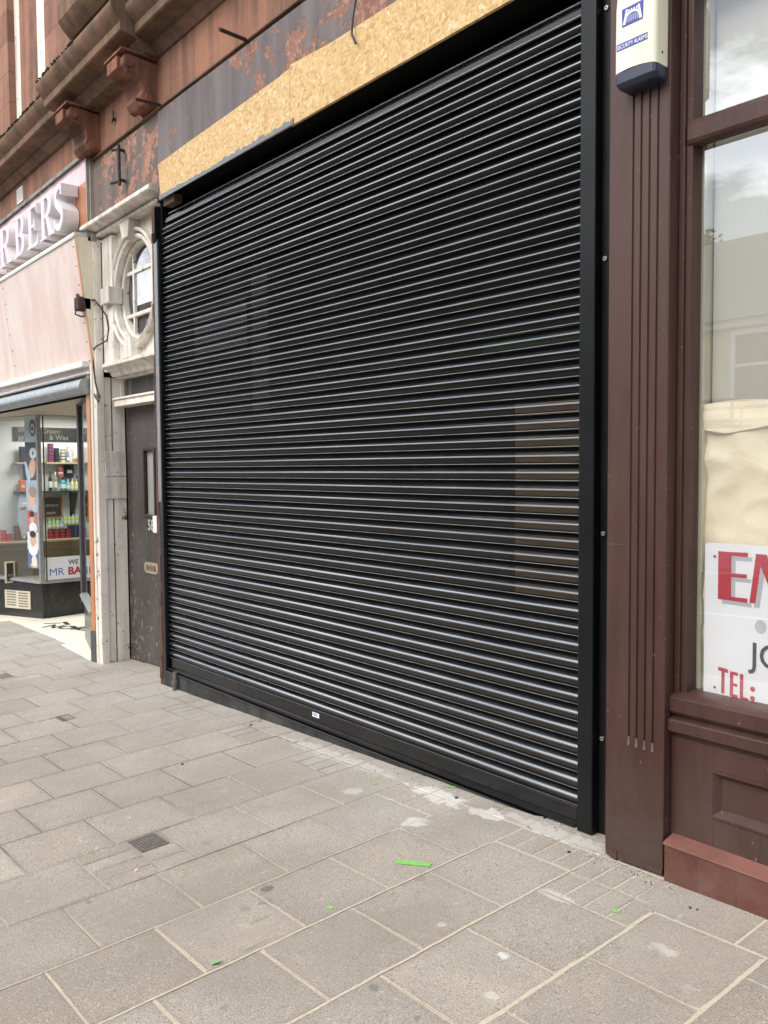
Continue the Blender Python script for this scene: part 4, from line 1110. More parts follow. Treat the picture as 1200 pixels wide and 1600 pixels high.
def bowl(cz_, h, x0, w):
    path = [(x0, cz_+h/2)] + arc((x0+w*.35, cz_), w*.65, h/2, 90, -90, 12) + [(x0, cz_-h/2)]
    ws = [.06] + [.06 + .12*math.sin(PI*i/12) for i in range(13)] + [.06]
    return band(path, ws)
GL = {}
GL['B'] = rc(.1, .28, .0, 1.) + rc(0, .34, .0, .05) + rc(0, .34, .95, 1.) + bowl(.735, .46, .28, .34) + bowl(.265, .48, .28, .40)
GL['R'] = rc(.1, .28, .0, 1.) + rc(0, .38, .0, .05) + rc(0, .34, .95, 1.) + bowl(.735, .46, .28, .34) + [[(.36, .52), (.50, .52), (.80, .0), (.58, .0)]] + rc(.56, .88, 0, .05)
GL['E'] = rc(.1, .28, .0, 1.) + rc(0, .66, .0, .07) + rc(0, .64, .93, 1.) + rc(.28, .50, .47, .54) + [[(.58, .93), (.66, .93), (.66, .74)]] + [[(.60, .07), (.70, .30), (.70, .0)]] + rc(.47, .52, .38, .63)
GL['A'] = [[(.0+.05, 0), (.14, 0), (.40, .9), (.36, 1.)], [(.36, 1.), (.46, 1.), (.80, 0), (.60, 0)]] + rc(.0, .26, 0, .05) + rc(.52, .88, 0, .05) + rc(.2, .62, .30, .36)
sp_ = arc((.34, .73), .24, .225, 20, 190, 12) + arc((.34, .5), .0, .0, 0, 0, 1)[:0] + [(.17, .60), (.34, .50), (.50, .40)] + arc((.32, .27), .26, .225, 20, -170, 12)
ws = [.05+.08*min(1, i/5) for i in range(12)] + [.14, .17, .18, .18, .17] + [.15-.08*max(0, (i-6)/6) for i in range(13)]
GL['S'] = band(sp_, (ws+[.06]*30)[:len(sp_)]) + [[(.50, .74), (.60, .74), (.60, .98), (.56, .98)], [(.02, .02), (.06, .02), (.14, .26), (.03, .26)]]
def letter(ch, x0, w, z0, h, yb, yf, parent):
    mb = MB(); e = 0
    for P in GL[ch]:
        e += .0004
        P2 = [(x0+a*w/.8, z0+b_*h) for a, b_ in P]
        mb.m = 1
        n0 = len(mb.f)
        mb.prism([(a, yb, b_) for a, b_ in P2], (0, yf-yb-e, 0))
        mb.mi[n0+1] = 0
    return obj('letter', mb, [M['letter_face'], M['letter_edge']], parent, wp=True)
for ch, x0, w in (('B', -4.64, .36), ('A', -4.12, .36), ('R', -3.54, .40), ('B', -3.02, .35), ('E', -2.62, .36), ('R', -2.24, .37), ('S', -1.83, .28)):
    letter(ch, x0, w, 3.735, .41, -.056, -.20, sg)

# ---- barber interior
it = thing('barber_interior', 'bright white room of the barber shop behind the window', 'room', (-4, 2, -.2))
bx('wall', M['plaster'], (-6.10, -6.0, -.2, 4.5, .50, 2.6), (-6.1, -1.6, 4.5, 4.6, -.3, 2.6), (-1.6, -1.5, .3, 4.6, -.3, 2.6), parent=it, wp=False)
bx('tiled_wall', M['woodtile'], (-6.10, -5.995, -.2, 4.5, -.3, .498), parent=it, wp=False)
bx('ceiling', M['plaster'], (-6.1, -1.5, 1.7, 4.6, 2.5, 2.6), (-6.1, -1.5, -.1, 1.7, 2.45, 2.50), parent=it, wp=False)
mb = MB(); mb.box(-6.1, -4.76, .75, 4.6, -.36, -.30); mb.box(-4.76, -2.83, 1.58, 4.6, -.36, -.30); mb.box(-2.83, -1.5, .5, 4.6, -.36, -.30); mb.prism([(-6.0, .28, .0), (-4.80, .58, .0), (-4.80, 1.5, .0), (-6.0, 1.5, .0)], (0, 0, .055)); obj('floorboards', mb, flat('shop_floor', (.35, .30, .22)), it)
mb = MB(); mb.box(-6.1, -5.9, -.5, .2, -.3, 2.3); obj('wall', mb, flat('pale_blue_wall', (.62, .68, .70)), it)
lt = thing('ceiling_light', 'lit white panel light on the ceiling of the barber shop', 'ceiling light', (-5.2, 1.2, 2.2))
mb = MB(); mb.box(-5.6, -4.9, .75, 1.75, 2.24, 2.27); obj('light_housing', mb, M['white'], lt)
tt = NT('lit_panel'); em = tt.n('Emission', Color=(1., .96, .9), Strength=16.); mm = tt.done(em)
mb = MB(); mb.poly([(-5.58, .77, 2.238), (-4.92, .77, 2.238), (-4.92, 1.73, 2.238), (-5.58, 1.73, 2.238)]); obj('diffuser', mb, mm, lt, recalc=False)

def shelf(nm, x0, x1, y0, y1, z0, mt, lab, brackets=()):
    t_ = thing(nm, lab, 'shelf', ((x0+x1)/2, (y0+y1)/2, z0))
    mb = MB(); mb.box(x0, x1, y0, y1, z0-.025, z0); obj('board', mb, mt, t_, bevel=.003)
    for y in brackets:
        mb = MB(); mb.prism([(x0, y-.03, z0-.025), (x1-.02, y-.03, z0-.025), (x1-.03, y-.03, z0-.06), (x0+.01, y-.03, z0-.36), (x0, y-.03, z0-.36)], (0, .06, 0)); obj('bracket', mb, flat('black_bracket', (.02, .02, .02)), t_)
shelf('wall_shelf', -5.998, -5.82, 1.00, 1.52, 1.615, M['shelfwood'], 'pale wooden wall shelf with stacked hair tins, right of the picture strip')
shelf('wall_shelf', -5.998, -5.82, 1.00, 1.52, 1.215, flat('black_shelf', (.03, .03, .03)), 'black wall shelf with bottles, below the pale wooden one', (1.40,))
shelf('wall_shelf', -5.998, -5.82, .60, .94, 1.615, M['shelfwood'], 'pale wooden wall shelf with black and green tins, left of the picture strip')
shelf('wall_shelf', -5.998, -5.82, .60, .94, 1.215, flat('black_shelf', (.03, .03, .03)), 'black wall shelf with an orange box, left of the picture strip', ())
shelf('display_ledge', -5.998, -5.70, .05, 1.70, .545, M['shelfwood'], 'long pale wooden ledge crowded with tins and bottles along the shop wall')

def tin(nm, y, z_, r, h, col, lab, grp, x=-5.90, lid=(.03, .03, .03), label=None):
    key = (nm, r, h, col, lid)
    if key in PROTO:
        src = PROTO[key]; o = src.copy(); C.objects.link(o)
        o.location = (x, y, z_); o['label'] = lab; o['group'] = grp
        for ch in src.children:
            c_ = ch.copy(); C.objects.link(c_); c_.parent = o
        return o
    t_ = thing(nm, lab, 'tin' if nm != 'bottle' else 'bottle', (x, y, z_), grp)
    mb = MB(); mt = flat('c%02d%02d%02d' % tuple(int(v*99) for v in col), col, .35)
    if nm == 'bottle':
        mb.lathe([(r*.9, 0), (r, .01), (r, h*.62), (r*.75, h*.74), (r*.35, h*.80), (r*.35, h*.84)], (x, y, z_)); obj('body', mb, mt, t_, smooth=50)
        mb = MB(); mb.lathe([(r*.42, h*.84), (r*.42, h), (r*.3, h*1.01)], (x, y, z_)); obj('cap', mb, flat('l%02d%02d%02d' % tuple(int(v*99) for v in lid), lid), t_, smooth=50)
        mb = MB(); mb.lathe([(r*1.015, h*.18), (r*1.015, h*.5)], (x, y, z_)); obj('label', mb, flat('pale_label', (.7, .7, .66)), t_, smooth=50)
    else:
        mb.lathe([(r*.97, 0), (r, .004), (r, h*.72)], (x, y, z_)); obj('body', mb, mt, t_, smooth=50)
        mb = MB(); mb.lathe([(r*1.03, h*.72), (r*1.03, h*.96), (r*.98, h*.985)], (x, y, z_)); obj('lid', mb, flat('l%02d%02d%02d' % tuple(int(v*99) for v in lid), lid), t_, smooth=50)
    PROTO[key] = t_
    return t_
PROTO = {}
def stack(y, z_, r, h, n, col, lab, lid=(.03, .03, .03), x=-5.90):
    for i in range(n): tin('tin', y, z_+i*h, r, h, col, lab, 'tins: ' + lab, x, lid)
stack(1.088, 1.615, .040, .052, 5, (.22, .06, .14), 'purple-pink tin in the tall stack beside the window mullion', (.05, .03, .07))
stack(1.170, 1.615, .036, .05, 4, (.03, .03, .035), 'black tin in the stack between purple and cream-banded tins')
stack(1.258, 1.615, .036, .045, 4, (.55, .52, .40), 'cream-banded dark tin in the middle stack on the pale shelf', (.04, .035, .03))
stack(1.355, 1.615, .040, .075, 3, (.62, .60, .56), 'white tub in the stack near the end of the pale shelf', (.5, .48, .45))
tin('bottle', 1.315, 1.615, .018, .14, (.10, .18, .42), 'small blue bottle in front of the white tubs', None, -5.85)
for i, y in enumerate((1.41, 1.47)):
    tin('tin', y, 1.615, .027, .065, (.35, .12, .06) if i else (.26, .22, .10), 'small olive jar on the pale shelf end' if not i else 'small red-brown jar at the very end of the pale shelf', None, lid=(.5, .4, .25))
stack(.705, 1.615, .042, .054, 4, (.045, .04, .045), 'black tin in the stack on the left pale shelf'); stack(.80, 1.615, .042, .054, 4, (.14, .46, .10), 'green tin in the stack on the left pale shelf', (.12, .40, .09))
bt = [(1.065, .026, .27, (.03, .03, .04), 'black slim bottle nearest the mullion'), (1.135, .026, .26, (.18, .30, .12), 'green bottle beside the black slim one'), (1.24, .042, .19, (.05, .30, .33), 'wide dark teal bottle on the black shelf'), (1.312, .028, .16, (.12, .42, .50), 'turquoise round bottle on the black shelf'), (1.372, .024, .16, (.62, .66, .12), 'yellow-green bottle on the black shelf, left of its twin'), (1.43, .024, .16, (.60, .60, .13), 'yellow-green bottle on the black shelf, right of its twin')]
for y, r_, h_, c_, lab in bt: tin('bottle', y, 1.215, r_, h_, c_, lab, None, -5.87, lid=(.6, .6, .58) if c_[0] > .1 else (.02, .02, .02))
stack(1.228, 1.405, .040, .07, 3, (.55, .12, .10), 'red and white tub piled on the teal bottle', (.62, .60, .58), x=-5.93)
def carton(y0, y1, z0, z1, col, lab, x0=-5.96, x1=-5.86, nm='carton'):
    t_ = thing(nm, lab, 'box', (x0, y0, z0)); mb = MB(); mb.box(x0, x1, y0, y1, z0, z1); o = obj('box_body', mb, flat('c%02d%02d%02d' % tuple(int(v*99) for v in col), col), t_, bevel=.003)
    mb = MB(); mb.box(x1, x1+.002, y0+(y1-y0)*.2, y1-(y1-y0)*.2, z0+(z1-z0)*.35, z0+(z1-z0)*.6); obj('box_print', mb, flat('print_pale', (.6, .6, .6)), t_)
carton(1.30, 1.42, 1.40, 1.58, (.03, .03, .04), 'black box standing behind the yellow-green bottles', -5.99, -5.93)
carton(1.44, 1.51, 1.215, 1.33, (.03, .03, .035), 'black box at the right end of the black shelf', )
carton(1.455, 1.49, 1.332, 1.43, (.10, .16, .30), 'small blue box on the black box at the shelf end')
carton(.66, .73, 1.215, 1.37, (.66, .16, .06), 'orange box on the left black shelf')
carton(.74, .82, 1.215, 1.33, (.36, .20, .26), 'mauve patterned box beside the orange box')
carton(.74, .83, 1.35, 1.58, (.05, .07, .065), 'dark green box standing between the left shelves', -5.99, -5.93)
# ledge items
for i in range(4):
    stack(1.06+i*.082, .545, .040, .045, 3, (.42, .035, .06), 'dark red tin in the low rows on the ledge, right of the picture strip', (.05, .02, .03))
for i in range(5):
    stack(1.335+i*.078, .545, .038, .045, 4, (.03, .05, .12), 'dark blue tin in the low rows at the right of the ledge', (.03, .03, .05))
for i in range(9):
    y = 1.05 + i*.055
    c_ = [(.35, .55, .12), (.30, .52, .18), (.45, .60, .10), (.10, .42, .50), (.40, .55, .10), (.42, .56, .12), (.45, .60, .10), (.38, .52, .12), (.12, .40, .46)][i]
    z_ = .545+.045*3 if i < 4 else .545+.045*4
    tin('bottle', y, z_, .024, .15, c_, 'green or teal bottle in the row standing on the tins of the ledge', 'bottles standing on the ledge tins', -5.90, lid=(.55, .6, .5))
for y, n, c_, lab in ((.43, 3, (.55, .10, .12), 'pink-red tin in the pile at the left end of the ledge'), (.50, 2, (.52, .09, .11), 'pink-red tin in the shorter pile at the left end of the ledge'), (.61, 4, (.22, .10, .08), 'brown tin in the tall pile on the left of the ledge'), (.76, 3, (.40, .12, .09), 'brick red tin in the pile next to the purple bottle')):
    stack(y, .545, .040, .05, n, c_, lab, tuple(v*.6 for v in c_))
tin('bottle', .695, .545, .026, .20, (.22, .16, .34), 'purple bottle on the left of the ledge', None, -5.88)
tin('bottle', .78, .695, .032, .18, (.16, .46, .56), 'pale blue bottle on top of the brick red tins', None, -5.88, lid=(.5, .6, .6))
# hanging cape
mb = MB(); 
P = [(.66, 1.20), (.78, 1.20), (.84, 1.03), (.86, .80), (.83, .62), (.66, .60), (.61, .80), (.62, 1.02)]
mb.prism([(-5.9, a, b_) for a, b_ in P], (.05, 0, 0)); mb.prism([(-5.86, .66, 1.06), (-5.86, .78, 1.06), (-5.86, .80, .99), (-5.86, .64, .99)], (.03, 0, 0))
tag(obj('hanging_cape', mb, flat('pale_grey_cape', (.50, .52, .56)), bevel=.02), 'pale grey barber cape hanging on the wall left of the picture strip', 'cape')
# wall sign, chalkboard
ws_ = thing('wall_sign', 'black wall sign reading Cream & Wax above the shelves', 'sign', (-5.99, 1.2, 1.9))
mb = MB(); mb.box(-5.998, -5.975, .62, 1.50, 1.91, 2.10); obj('sign_board', mb, flat('black_board', (.018, .018, .018)), ws_)
mb = MB(); text_mb(mb, "Cream", (-5.974, 1.00, 2.02), Y_, Z_, .09, .001, bold=.001); text_mb(mb, "& Wax", (-5.974, 1.10, 1.93), Y_, Z_, .095, .001, bold=.001); obj('sign_lettering', mb, flat('dim_gold_text', (.22, .21, .16)), ws_, recalc=False)
def framed(nm, x, y0, y1, z0, z1, lab, lines, fc, tc):
    t_ = thing(nm, lab, 'chalkboard', (x, y0, z0))
    mb = MB(); mb.box(x, x+.012, y0, y1, z0, z1); obj('board', mb, flat('chalkboard_black', (.025, .022, .022)), t_)
    mb = MB()
    for b in ((y0-.02, y1+.02, z0-.02, z0), (y0-.02, y1+.02, z1, z1+.02), (y0-.02, y0, z0, z1), (y1, y1+.02, z0, z1)): mb.box(x, x+.02, *b)
    obj('frame', mb, flat('f%02d%02d%02d' % tuple(int(v*99) for v in fc), fc), t_)
    mb = MB()
    for s_, yy, zz_, sz in lines: text_mb(mb, s_, (x+.0125, yy, zz_), Y_, Z_, sz, .0006)
    obj('chalk_text', mb, flat('t%02d%02d%02d' % tuple(int(v*99) for v in tc), tc), t_, recalc=False)
framed('chalkboard', -5.975, 1.01, 1.235, .85, 1.12, 'small chalkboard with orange frame on the wall above the green bottles', [('tment', 1.02, .99, .075), ('ssory', 1.03, .89, .06)], (.42, .20, .07), (.62, .50, .40))
framed('notice_frame', -5.40, .31, .395, .06, .30, 'small dark framed notice low in the corner of the barber window', [('RT', .33, .12, .05)], (.62, .56, .40), (.4, .4, .36))
# picture strip on pane A
dA = Vector((.9697, .2443, 0))
def PA(s_, z_, off): # s_ metres leftwards from the corner mullion
    p = Vector((-4.74, .55, 0)) - dA*s_ + Vector((.2443, -.9697, 0))*off; return (p.x, p.y, z_)
ps = thing('picture_strip', 'tall vinyl strip of haircut pictures on the barber window beside its corner', 'poster', PA(.2, .3, 0))
s0, s1 = .045, .30
def pr(z0, z1, a, b_, col, off, nm='picture'):
    mb = MB(); mb.poly([PA(b_, z0, off), PA(a, z0, off), PA(a, z1, off), PA(b_, z1, off)]); return obj(nm, mb, flat('v%02d%02d%02d' % tuple(int(v*99) for v in col), col), ps, recalc=False)
pr(1.86, 2.17, s0, s1, (.50, .66, .74), .004); pr(1.38, 1.86, s0, s1, (.10, .10, .13), .004); pr(1.00, 1.38, s0, s1, (.34, .42, .52), .004); pr(.72, 1.00, s0, s1, (.40, .20, .22), .004); pr(.26, .72, s0, s1, (.62, .70, .74), .004)
pr(.26, .50, s0, s1, (.10, .16, .26), .0052)
def blob(s_, z_, rs_, rz_, col, off, tilt=0., nm='picture_figure'):
    mb = MB(); pts = []
    for i in range(20):
        a = 2*PI*i/20; u, w = rs_*math.cos(a), rz_*math.sin(a)
        pts.append(PA(s_ + u*math.cos(tilt) - w*math.sin(tilt), z_ + u*math.sin(tilt) + w*math.cos(tilt), off))
    mb.poly(pts[::-1]); return obj(nm, mb, flat('v%02d%02d%02d' % tuple(int(v*99) for v in col), col, .7), ps, recalc=False)
SK = (.62, .40, .29); HR = (.05, .035, .03)
blob(.12, 2.04, .075, .11, (.18, .22, .26), .006); blob(.12, 2.03, .04, .06, (.75, .78, .8), .0075); blob(.12, 2.03, .02, .03, (.05, .06, .07), .009)
blob(.15, 1.53, .075, .13, SK, .006, .3); blob(.12, 1.72, .08, .07, (.72, .72, .75), .0075); blob(.12, 1.72, .02, .025, (.1, .2, .3), .009); blob(.25, 1.47, .035, .16, (.38, .52, .68), .0078, -.3)
blob(.17, 1.14, .075, .12, SK, .006); blob(.15, 1.235, .085, .07, (.30, .24, .19), .0075, .2); blob(.10, 1.02, .06, .05, (.42, .45, .50), .009)
blob(.18, .90, .05, .075, SK, .006); blob(.18, .95, .055, .04, HR, .0075); blob(.16, .775, .09, .07, (.66, .72, .70), .0076); blob(.245, .94, .03, .06, (.55, .08, .10), .0062)
blob(.17, .62, .062, .085, SK, .0075); blob(.17, .695, .066, .045, HR, .009); blob(.17, .50, .10, .08, (.76, .80, .80), .0068); blob(.15, .355, .06, .07, (.70, .66, .64), .0080); blob(.16, .30, .09, .035, (.55, .42, .36), .0065)
# mirrored lettering in the top of pane A
wt = thing('window_lettering', 'white reversed lettering high on the barber window', 'lettering', PA(.5, 2, 0))
mb = MB()
text_mb(mb, "QUARE", PA(.20, 2.00, .003), -dA, Z_, .095, -.001, squeeze=.8, bold=.003); text_mb(mb, "BER", PA(.33, 1.87, .003), -dA, Z_, .10, -.001, squeeze=.75, bold=.003)
obj('lettering', mb, flat('white_vinyl', (.75, .75, .72)), wt, recalc=False)
# white poster in pane B
mp = thing('barber_poster', 'white sign reading WE and MR BA low in the barber side window', 'sign', (-4.73, .8, .1))
mb = MB(); mb.box(-4.735, -4.729, .585, 1.45, .115, .40); obj('sign_board', mb, M['signwhite'], mp)
mb = MB(); text_mb(mb, "WE", (-4.728, .88, .295), Y_, Z_, .085, .0008, bold=.002); obj('lettering', mb, M['greytext'], mp, recalc=False)
mb = MB(); text_mb(mb, "MR", (-4.728, .63, .165), Y_, Z_, .135, .0008, bold=0., squeeze=1.05); obj('lettering', mb, M['bluemr'], mp, recalc=False)
mb = MB(); text_mb(mb, "BA", (-4.728, .87, .165), Y_, Z_, .135, .0008, bold=.005, squeeze=1.05); obj('lettering', mb, M['red'], mp, recalc=False)

# ================================================================== BROWN SHOPFRONT (right)
bw = thing('brown_shopfront', 'dark brown painted timber shopfront with fluted pilaster and panelled riser', 'shopfront', (4.4, -.17, -.09))
YP = -.17; XL, XR = 4.262, 4.527
zb4 = lambda x, y: g(x, y)
mb = MB()
# fluted pilaster: horizontal section with grooves extruded in z
grooves = [4.372, 4.407, 4.443, 4.479]
def section(gr_):
    P = [(XL, YP+.002), (XL+.002, YP)]
    for gx in gr_: P += [(gx-.0055, YP), (gx-.003, YP+.0075), (gx+.003, YP+.0075), (gx+.0055, YP)]
    P += [(XR-.003, YP), (XR, YP+.003), (XR, .05), (XL, .05)]
    return P
def zsec(mb, P, z0, z1): mb.prism([(x, y, z0) for x, y in P], (0, 0, z1-z0))
zsec(mb, section(grooves), .415, 3.62)
zt = .415
P0 = [(XL, YP+.002), (XL+.002, YP), (XR-.003, YP), (XR, YP+.003), (XR, .05), (XL, .05)]
zsec(mb, P0, -.045, .4148)
mb.prism([(XL+.06, YP+.0, -.046), (XR-.003, YP, -.046), (XR-.004, YP, zb4(XR, YP)+.012), (XL+.062, YP, zb4(XL, YP)+.012)], (0, .15, 0))
mb.prism([(XL+.001, YP+.0005, -.046), (XL+.057, YP+.0005, -.046), (XL+.055, YP+.0005, zb4(XL, YP)+.004), (XL+.004, YP+.0005, zb4(XL, YP)+.016)], (0, .15, 0))
pil = obj('pilaster', mb, M['brown'], bw)
mb = MB()
for gx in grooves: mb.tube([(gx, YP-.0005, .437), (gx, YP-.0008, .403)], [.004, .006], 8)
obj('flute_stop', mb, simple('chipped_filler', (.13, .10, .09), .7, .3, 40.), pil)
# window frame
YF = -.098; YG = -.055
mb = MB()
mb.box(4.529, 4.552, YF-.012, .03, .60, 3.62); mb.box(4.5525, 4.577, YF, .03, .625, 3.62); 
for x0 in (6.05,): mb.box(x0, x0+.07, YF, .03, .625, 3.62)
fr_ = obj('window_frame', mb, M['brown'], bw, bevel=.003)
mb = MB(); mb.extr([(YF-.008, 2.700), (YF-.012, 2.712), (YF-.012, 2.765), (YF-.002, 2.785), (YG, 2.79), (YG, 2.695), (YF, 2.692)], 4.56, 6.06); obj('transom', mb, M['brown'], bw, bevel=.002)
mb = MB(); mb.box(4.553, 6.12, YF, .03, 3.26, 3.62); obj('window_head', mb, M['brown'], bw, bevel=.003)
# sill mouldings and riser
mb = MB(); mb.extr([(-.045, .648), (-.10, .640), (-.135, .628), (-.141, .622), (-.141, .572), (-.134, .562), (-.118, .556), (-.118, .548), (-.145, .541), (-.150, .536), (-.150, .497), (-.142, .488), (-.122, .480), (-.122, .47), (.0, .47), (.0, .648)], 4.530, 6.15); obj('sill', mb, M['brown'], bw, smooth=30)
mb = MB()
YR = -.122
def pbox(x0, x1, z0, z1): mb.box(x0, x1, YR, YR+.03, z0, z1)
px0, px1, pz0, pz1 = 4.705, 5.35, .21, .372
mb.prism([(4.529, YR, .07), (px0, YR, .07), (px0, YR, .468), (4.529, YR, .468)], (0, .08, 0))
mb.prism([(px0, YR, .07), (px1, YR, .07), (px1, YR, pz0), (px0, YR, pz0)], (0, .08, 0)); mb.prism([(px0, YR, pz1), (px1, YR, pz1), (px1, YR, .468), (px0, YR, .468)], (0, .08, 0))
mb.prism([(px1, YR, .07), (6.15, YR, .07), (6.15, YR, .468), (px1, YR, .468)], (0, .08, 0))
obj('stall_riser', mb, M['brown'], bw, bevel=.002)
mb = MB()
# sunk panel with bolection moulding
mb.box(px0, px1, YR+.022, YR+.05, pz0, pz1)
def mould(a, b_, c_, d_, w=.022):
    mb.poly([(a, YR-.006, c_), (b_, YR-.006, c_), (b_-w, YR+.022, c_+w), (a+w, YR+.022, c_+w)]); mb.poly([(a, YR-.006, d_), (a+w, YR+.022, d_-w), (b_-w, YR+.022, d_-w), (b_, YR-.006, d_)])
    mb.poly([(a, YR-.006, c_), (a+w, YR+.022, c_+w), (a+w, YR+.022, d_-w), (a, YR-.006, d_)]); mb.poly([(b_, YR-.006, c_), (b_, YR-.006, d_), (b_-w, YR+.022, d_-w), (b_-w, YR+.022, c_+w)])
    e = .008
    for q in ((a-e, b_+e, c_-e, c_), (a-e, b_+e, d_, d_+e), (a-e, a, c_, d_), (b_, b_+e, c_, d_)): mb.box(q[0], q[1], YR-.0065, YR+.01, q[2], q[3])
mould(px0, px1, pz0, pz1)
obj('sunk_panel', mb, M['brown'], bw, recalc=True)
# tiled plinth
mb = MB(); mb.prism([(4.543, -.185, g(4.543, -.18)-.02), (6.2, -.185, g(6.2, -.18)-.02), (6.2, -.185, .060), (4.543, -.185, .060)], (0, .1, 0)); 
pl = obj('tile_plinth', mb, M['tile'], bw, bevel=.002)
mb = MB(); mb.extr([(-.188, .061), (-.192, .066), (-.190, .074), (-.115, .092), (-.115, .061)], 4.541, 6.2); obj('plinth_cap', mb, simple('glazed_cap_tiles', (.20, .085, .065), .4, .25, 4.), bw, smooth=30)
# glass, inner frame, blind
mb = MB(); mb.poly([(4.575, YG, .63), (6.06, YG, .63), (6.06, YG, 3.3), (4.575, YG, 3.3)]); obj('window_pane', mb, M['glass_big'], bw, recalc=False)
mb = MB(); mb.box(4.558, 4.592, -.03, .03, .62, 3.4); 
for i in range(26):
    z0 = .7+i*.1; mb.box(4.588, 4.592+.006*random.random(), -.032, .0, z0, z0+.1)
obj('inner_frame', mb, M['cream_frame'], bw)
iv = MB(); iv.box(4.45, 6.3, 1.3, 1.35, .0, 3.4); iv.box(4.43, 4.50, .05, 1.3, .0, 3.4); iv.box(6.3, 6.4, -.0, 1.3, 0., 3.4); iv.box(4.45, 6.3, .0, 1.3, 3.3, 3.4); iv.box(4.45, 6.3, -.02, 1.3, .55, .6)
obj('interior_lining', iv, simple('dim_interior', (.16, .155, .14), .8, .1, 2.), bw)
mb = MB(); mb.box(4.60, 6.04, .02, .03, 1.60, 3.28); tag(obj('window_blind', mb, simple('pale_blind', (.47, .46, .40), .9, .05, 1.5)), 'pale flat blind behind the upper glass of the brown shop window', 'blind')
# rest of the shopfront out of frame, to the right
mb = MB(); mb.box(6.15, 6.42, YP, .05, g(6.2, 0), 3.62); obj('pilaster', mb, M['brown'], bw, bevel=.004)
mb = MB(); mb.box(6.42, WALLR, -.1, .3, g(6.5, 0)-.2, 3.60); obj('side_wall', mb, M['stone_block'], bw)
mb = MB(); mb.box(4.262, 6.42, -.16, .0, 3.621, 3.90); obj('fascia', mb, M['brown'], bw, bevel=.004)
# small plates on the pilaster
mb = MB(); mb.box(4.262, 4.335, YP-.0012, YP+.001, 1.196, 1.2); obj('scratch', mb, simple('pale_scratch', (.10, .06, .052), .6), pil)

# crumpled paper sheets
def crumple(nm, corners_fn, nx, nz, amp, lab, y0, seed):
    random.seed(seed)
    from mathutils import noise
    mb = MB()
    for j in range(nz+1):
        for i in range(nx+1):
            u, v = i/nx, j/nz
            x, z_ = corners_fn(u, v)
            nn = noise.fractal(Vector((x*3.1+seed, z_*3.4, seed*.7)), .8, 2.1, 3) * amp*.7 + (abs(noise.noise(Vector((x*3.2+3, z_*2.6, seed)))) + .6*abs(noise.noise(Vector((x*5+z_*4, z_*7-x*3, seed+4)))))*amp*1.6
            mb.v.append((x, y0 + nn, z_))
    for j in range(nz):
        for i in range(nx):
            a = j*(nx+1)+i; mb.face([a, a+1, a+nx+2, a+nx+1])
    o = obj(nm, mb, M['paper'], smooth=28, recalc=False); tag(o, lab, 'paper'); return o
crumple('paper_sheet', lambda u, v: (4.58+1.45*u, .625 + v*(1.70 + .03*math.sin(u*9) - .625)), 110, 90, .017, 'large crumpled cream paper sheet taped behind the shop window', -.015, 3)
def flap(u, v):
    x = 4.585+1.4*u
    zb_ = 1.645 - .018*min(1, u/.07) + .03*max(0, (u-.07)/.15) if u < .22 else 1.66 + .02*math.sin(u*8)
    zt_ = 1.738 + .012*math.sin(u*14)
    return (x, zb_ + (zt_-zb_)*v)
crumple('paper_flap', flap, 60, 8, .012, 'folded-over top flap of the cream paper behind the shop window', -.034, 5)
# sign board in window
es = thing('window_sign', 'white board with red E and TEL lettering propped in the papered window', 'sign', (4.62, -.045, .62))
mb = MB()
def rr(x0, x1, z0, z1, r_=.012):
    P = []
    for (cx_, cz_, a0) in ((x1-r_, z1-r_, 0), (x0+r_, z1-r_, 90), (x0+r_, z0+r_, 180), (x1-r_, z0+r_, 270)):
        for i in range(5): a = R(a0+22.5*i); P.append((cx_+r_*math.cos(a), cz_+r_*math.sin(a)))
    return P
mb.prism([(x, -.0475, z_) for x, z_ in rr(4.618, 5.72, .632, 1.218)], (0, .004, 0)); obj('board', mb, M['signwhite'], es)
YS = -.0479
def glyph(nm, polys, mt, dy=0.):
    mb = MB(); e = 0
    for P in polys:
        mb.poly([(x, YS-dy-e, z_) for x, z_ in P]); e += .00008
    return obj(nm, mb, mt, es, recalc=False)
def Eg(x, z_, s_): # deco E
    return [[(x, z_), (x+.052*s_, z_), (x+.052*s_, z_+.18*s_), (x, z_+.18*s_)], [(x+.05*s_, z_), (x+.115*s_, z_-.002), (x+.115*s_, z_+.014*s_), (x+.05*s_, z_+.014*s_)], [(x+.05*s_, z_+.166*s_), (x+.115*s_, z_+.166*s_), (x+.115*s_, z_+.182*s_), (x+.05*s_, z_+.18*s_)], [(x+.05*s_, z_+.088*s_), (x+.112*s_, z_+.088*s_), (x+.112*s_, z_+.102*s_), (x+.05*s_, z_+.102*s_)]]
def Mg(x, z_): # deco M, slanted strokes
    return [[(x, z_), (x+.022, z_), (x+.045, z_+.18), (x+.022, z_+.18)], [(x+.020, z_+.18), (x+.062, z_+.18), (x+.120, z_+.02), (x+.100, z_-.0)], [(x+.098, z_+.0), (x+.118, z_+.0), (x+.185, z_+.18), (x+.165, z_+.18)], [(x+.165, z_+.18), (x+.205, z_+.18), (x+.225, z_), (x+.18, z_)]]
off = lambda PP, dx, dz: [[(a+dx, b_+dz) for a, b_ in P] for P in PP]
EM = Eg(4.672, 1.008, 1.) + Mg(4.795, 1.008)
glyph('letter_shadow', off(EM, .016, -.016), M['shadowtext'], 0.); glyph('lettering', EM, M['red'], .0008)
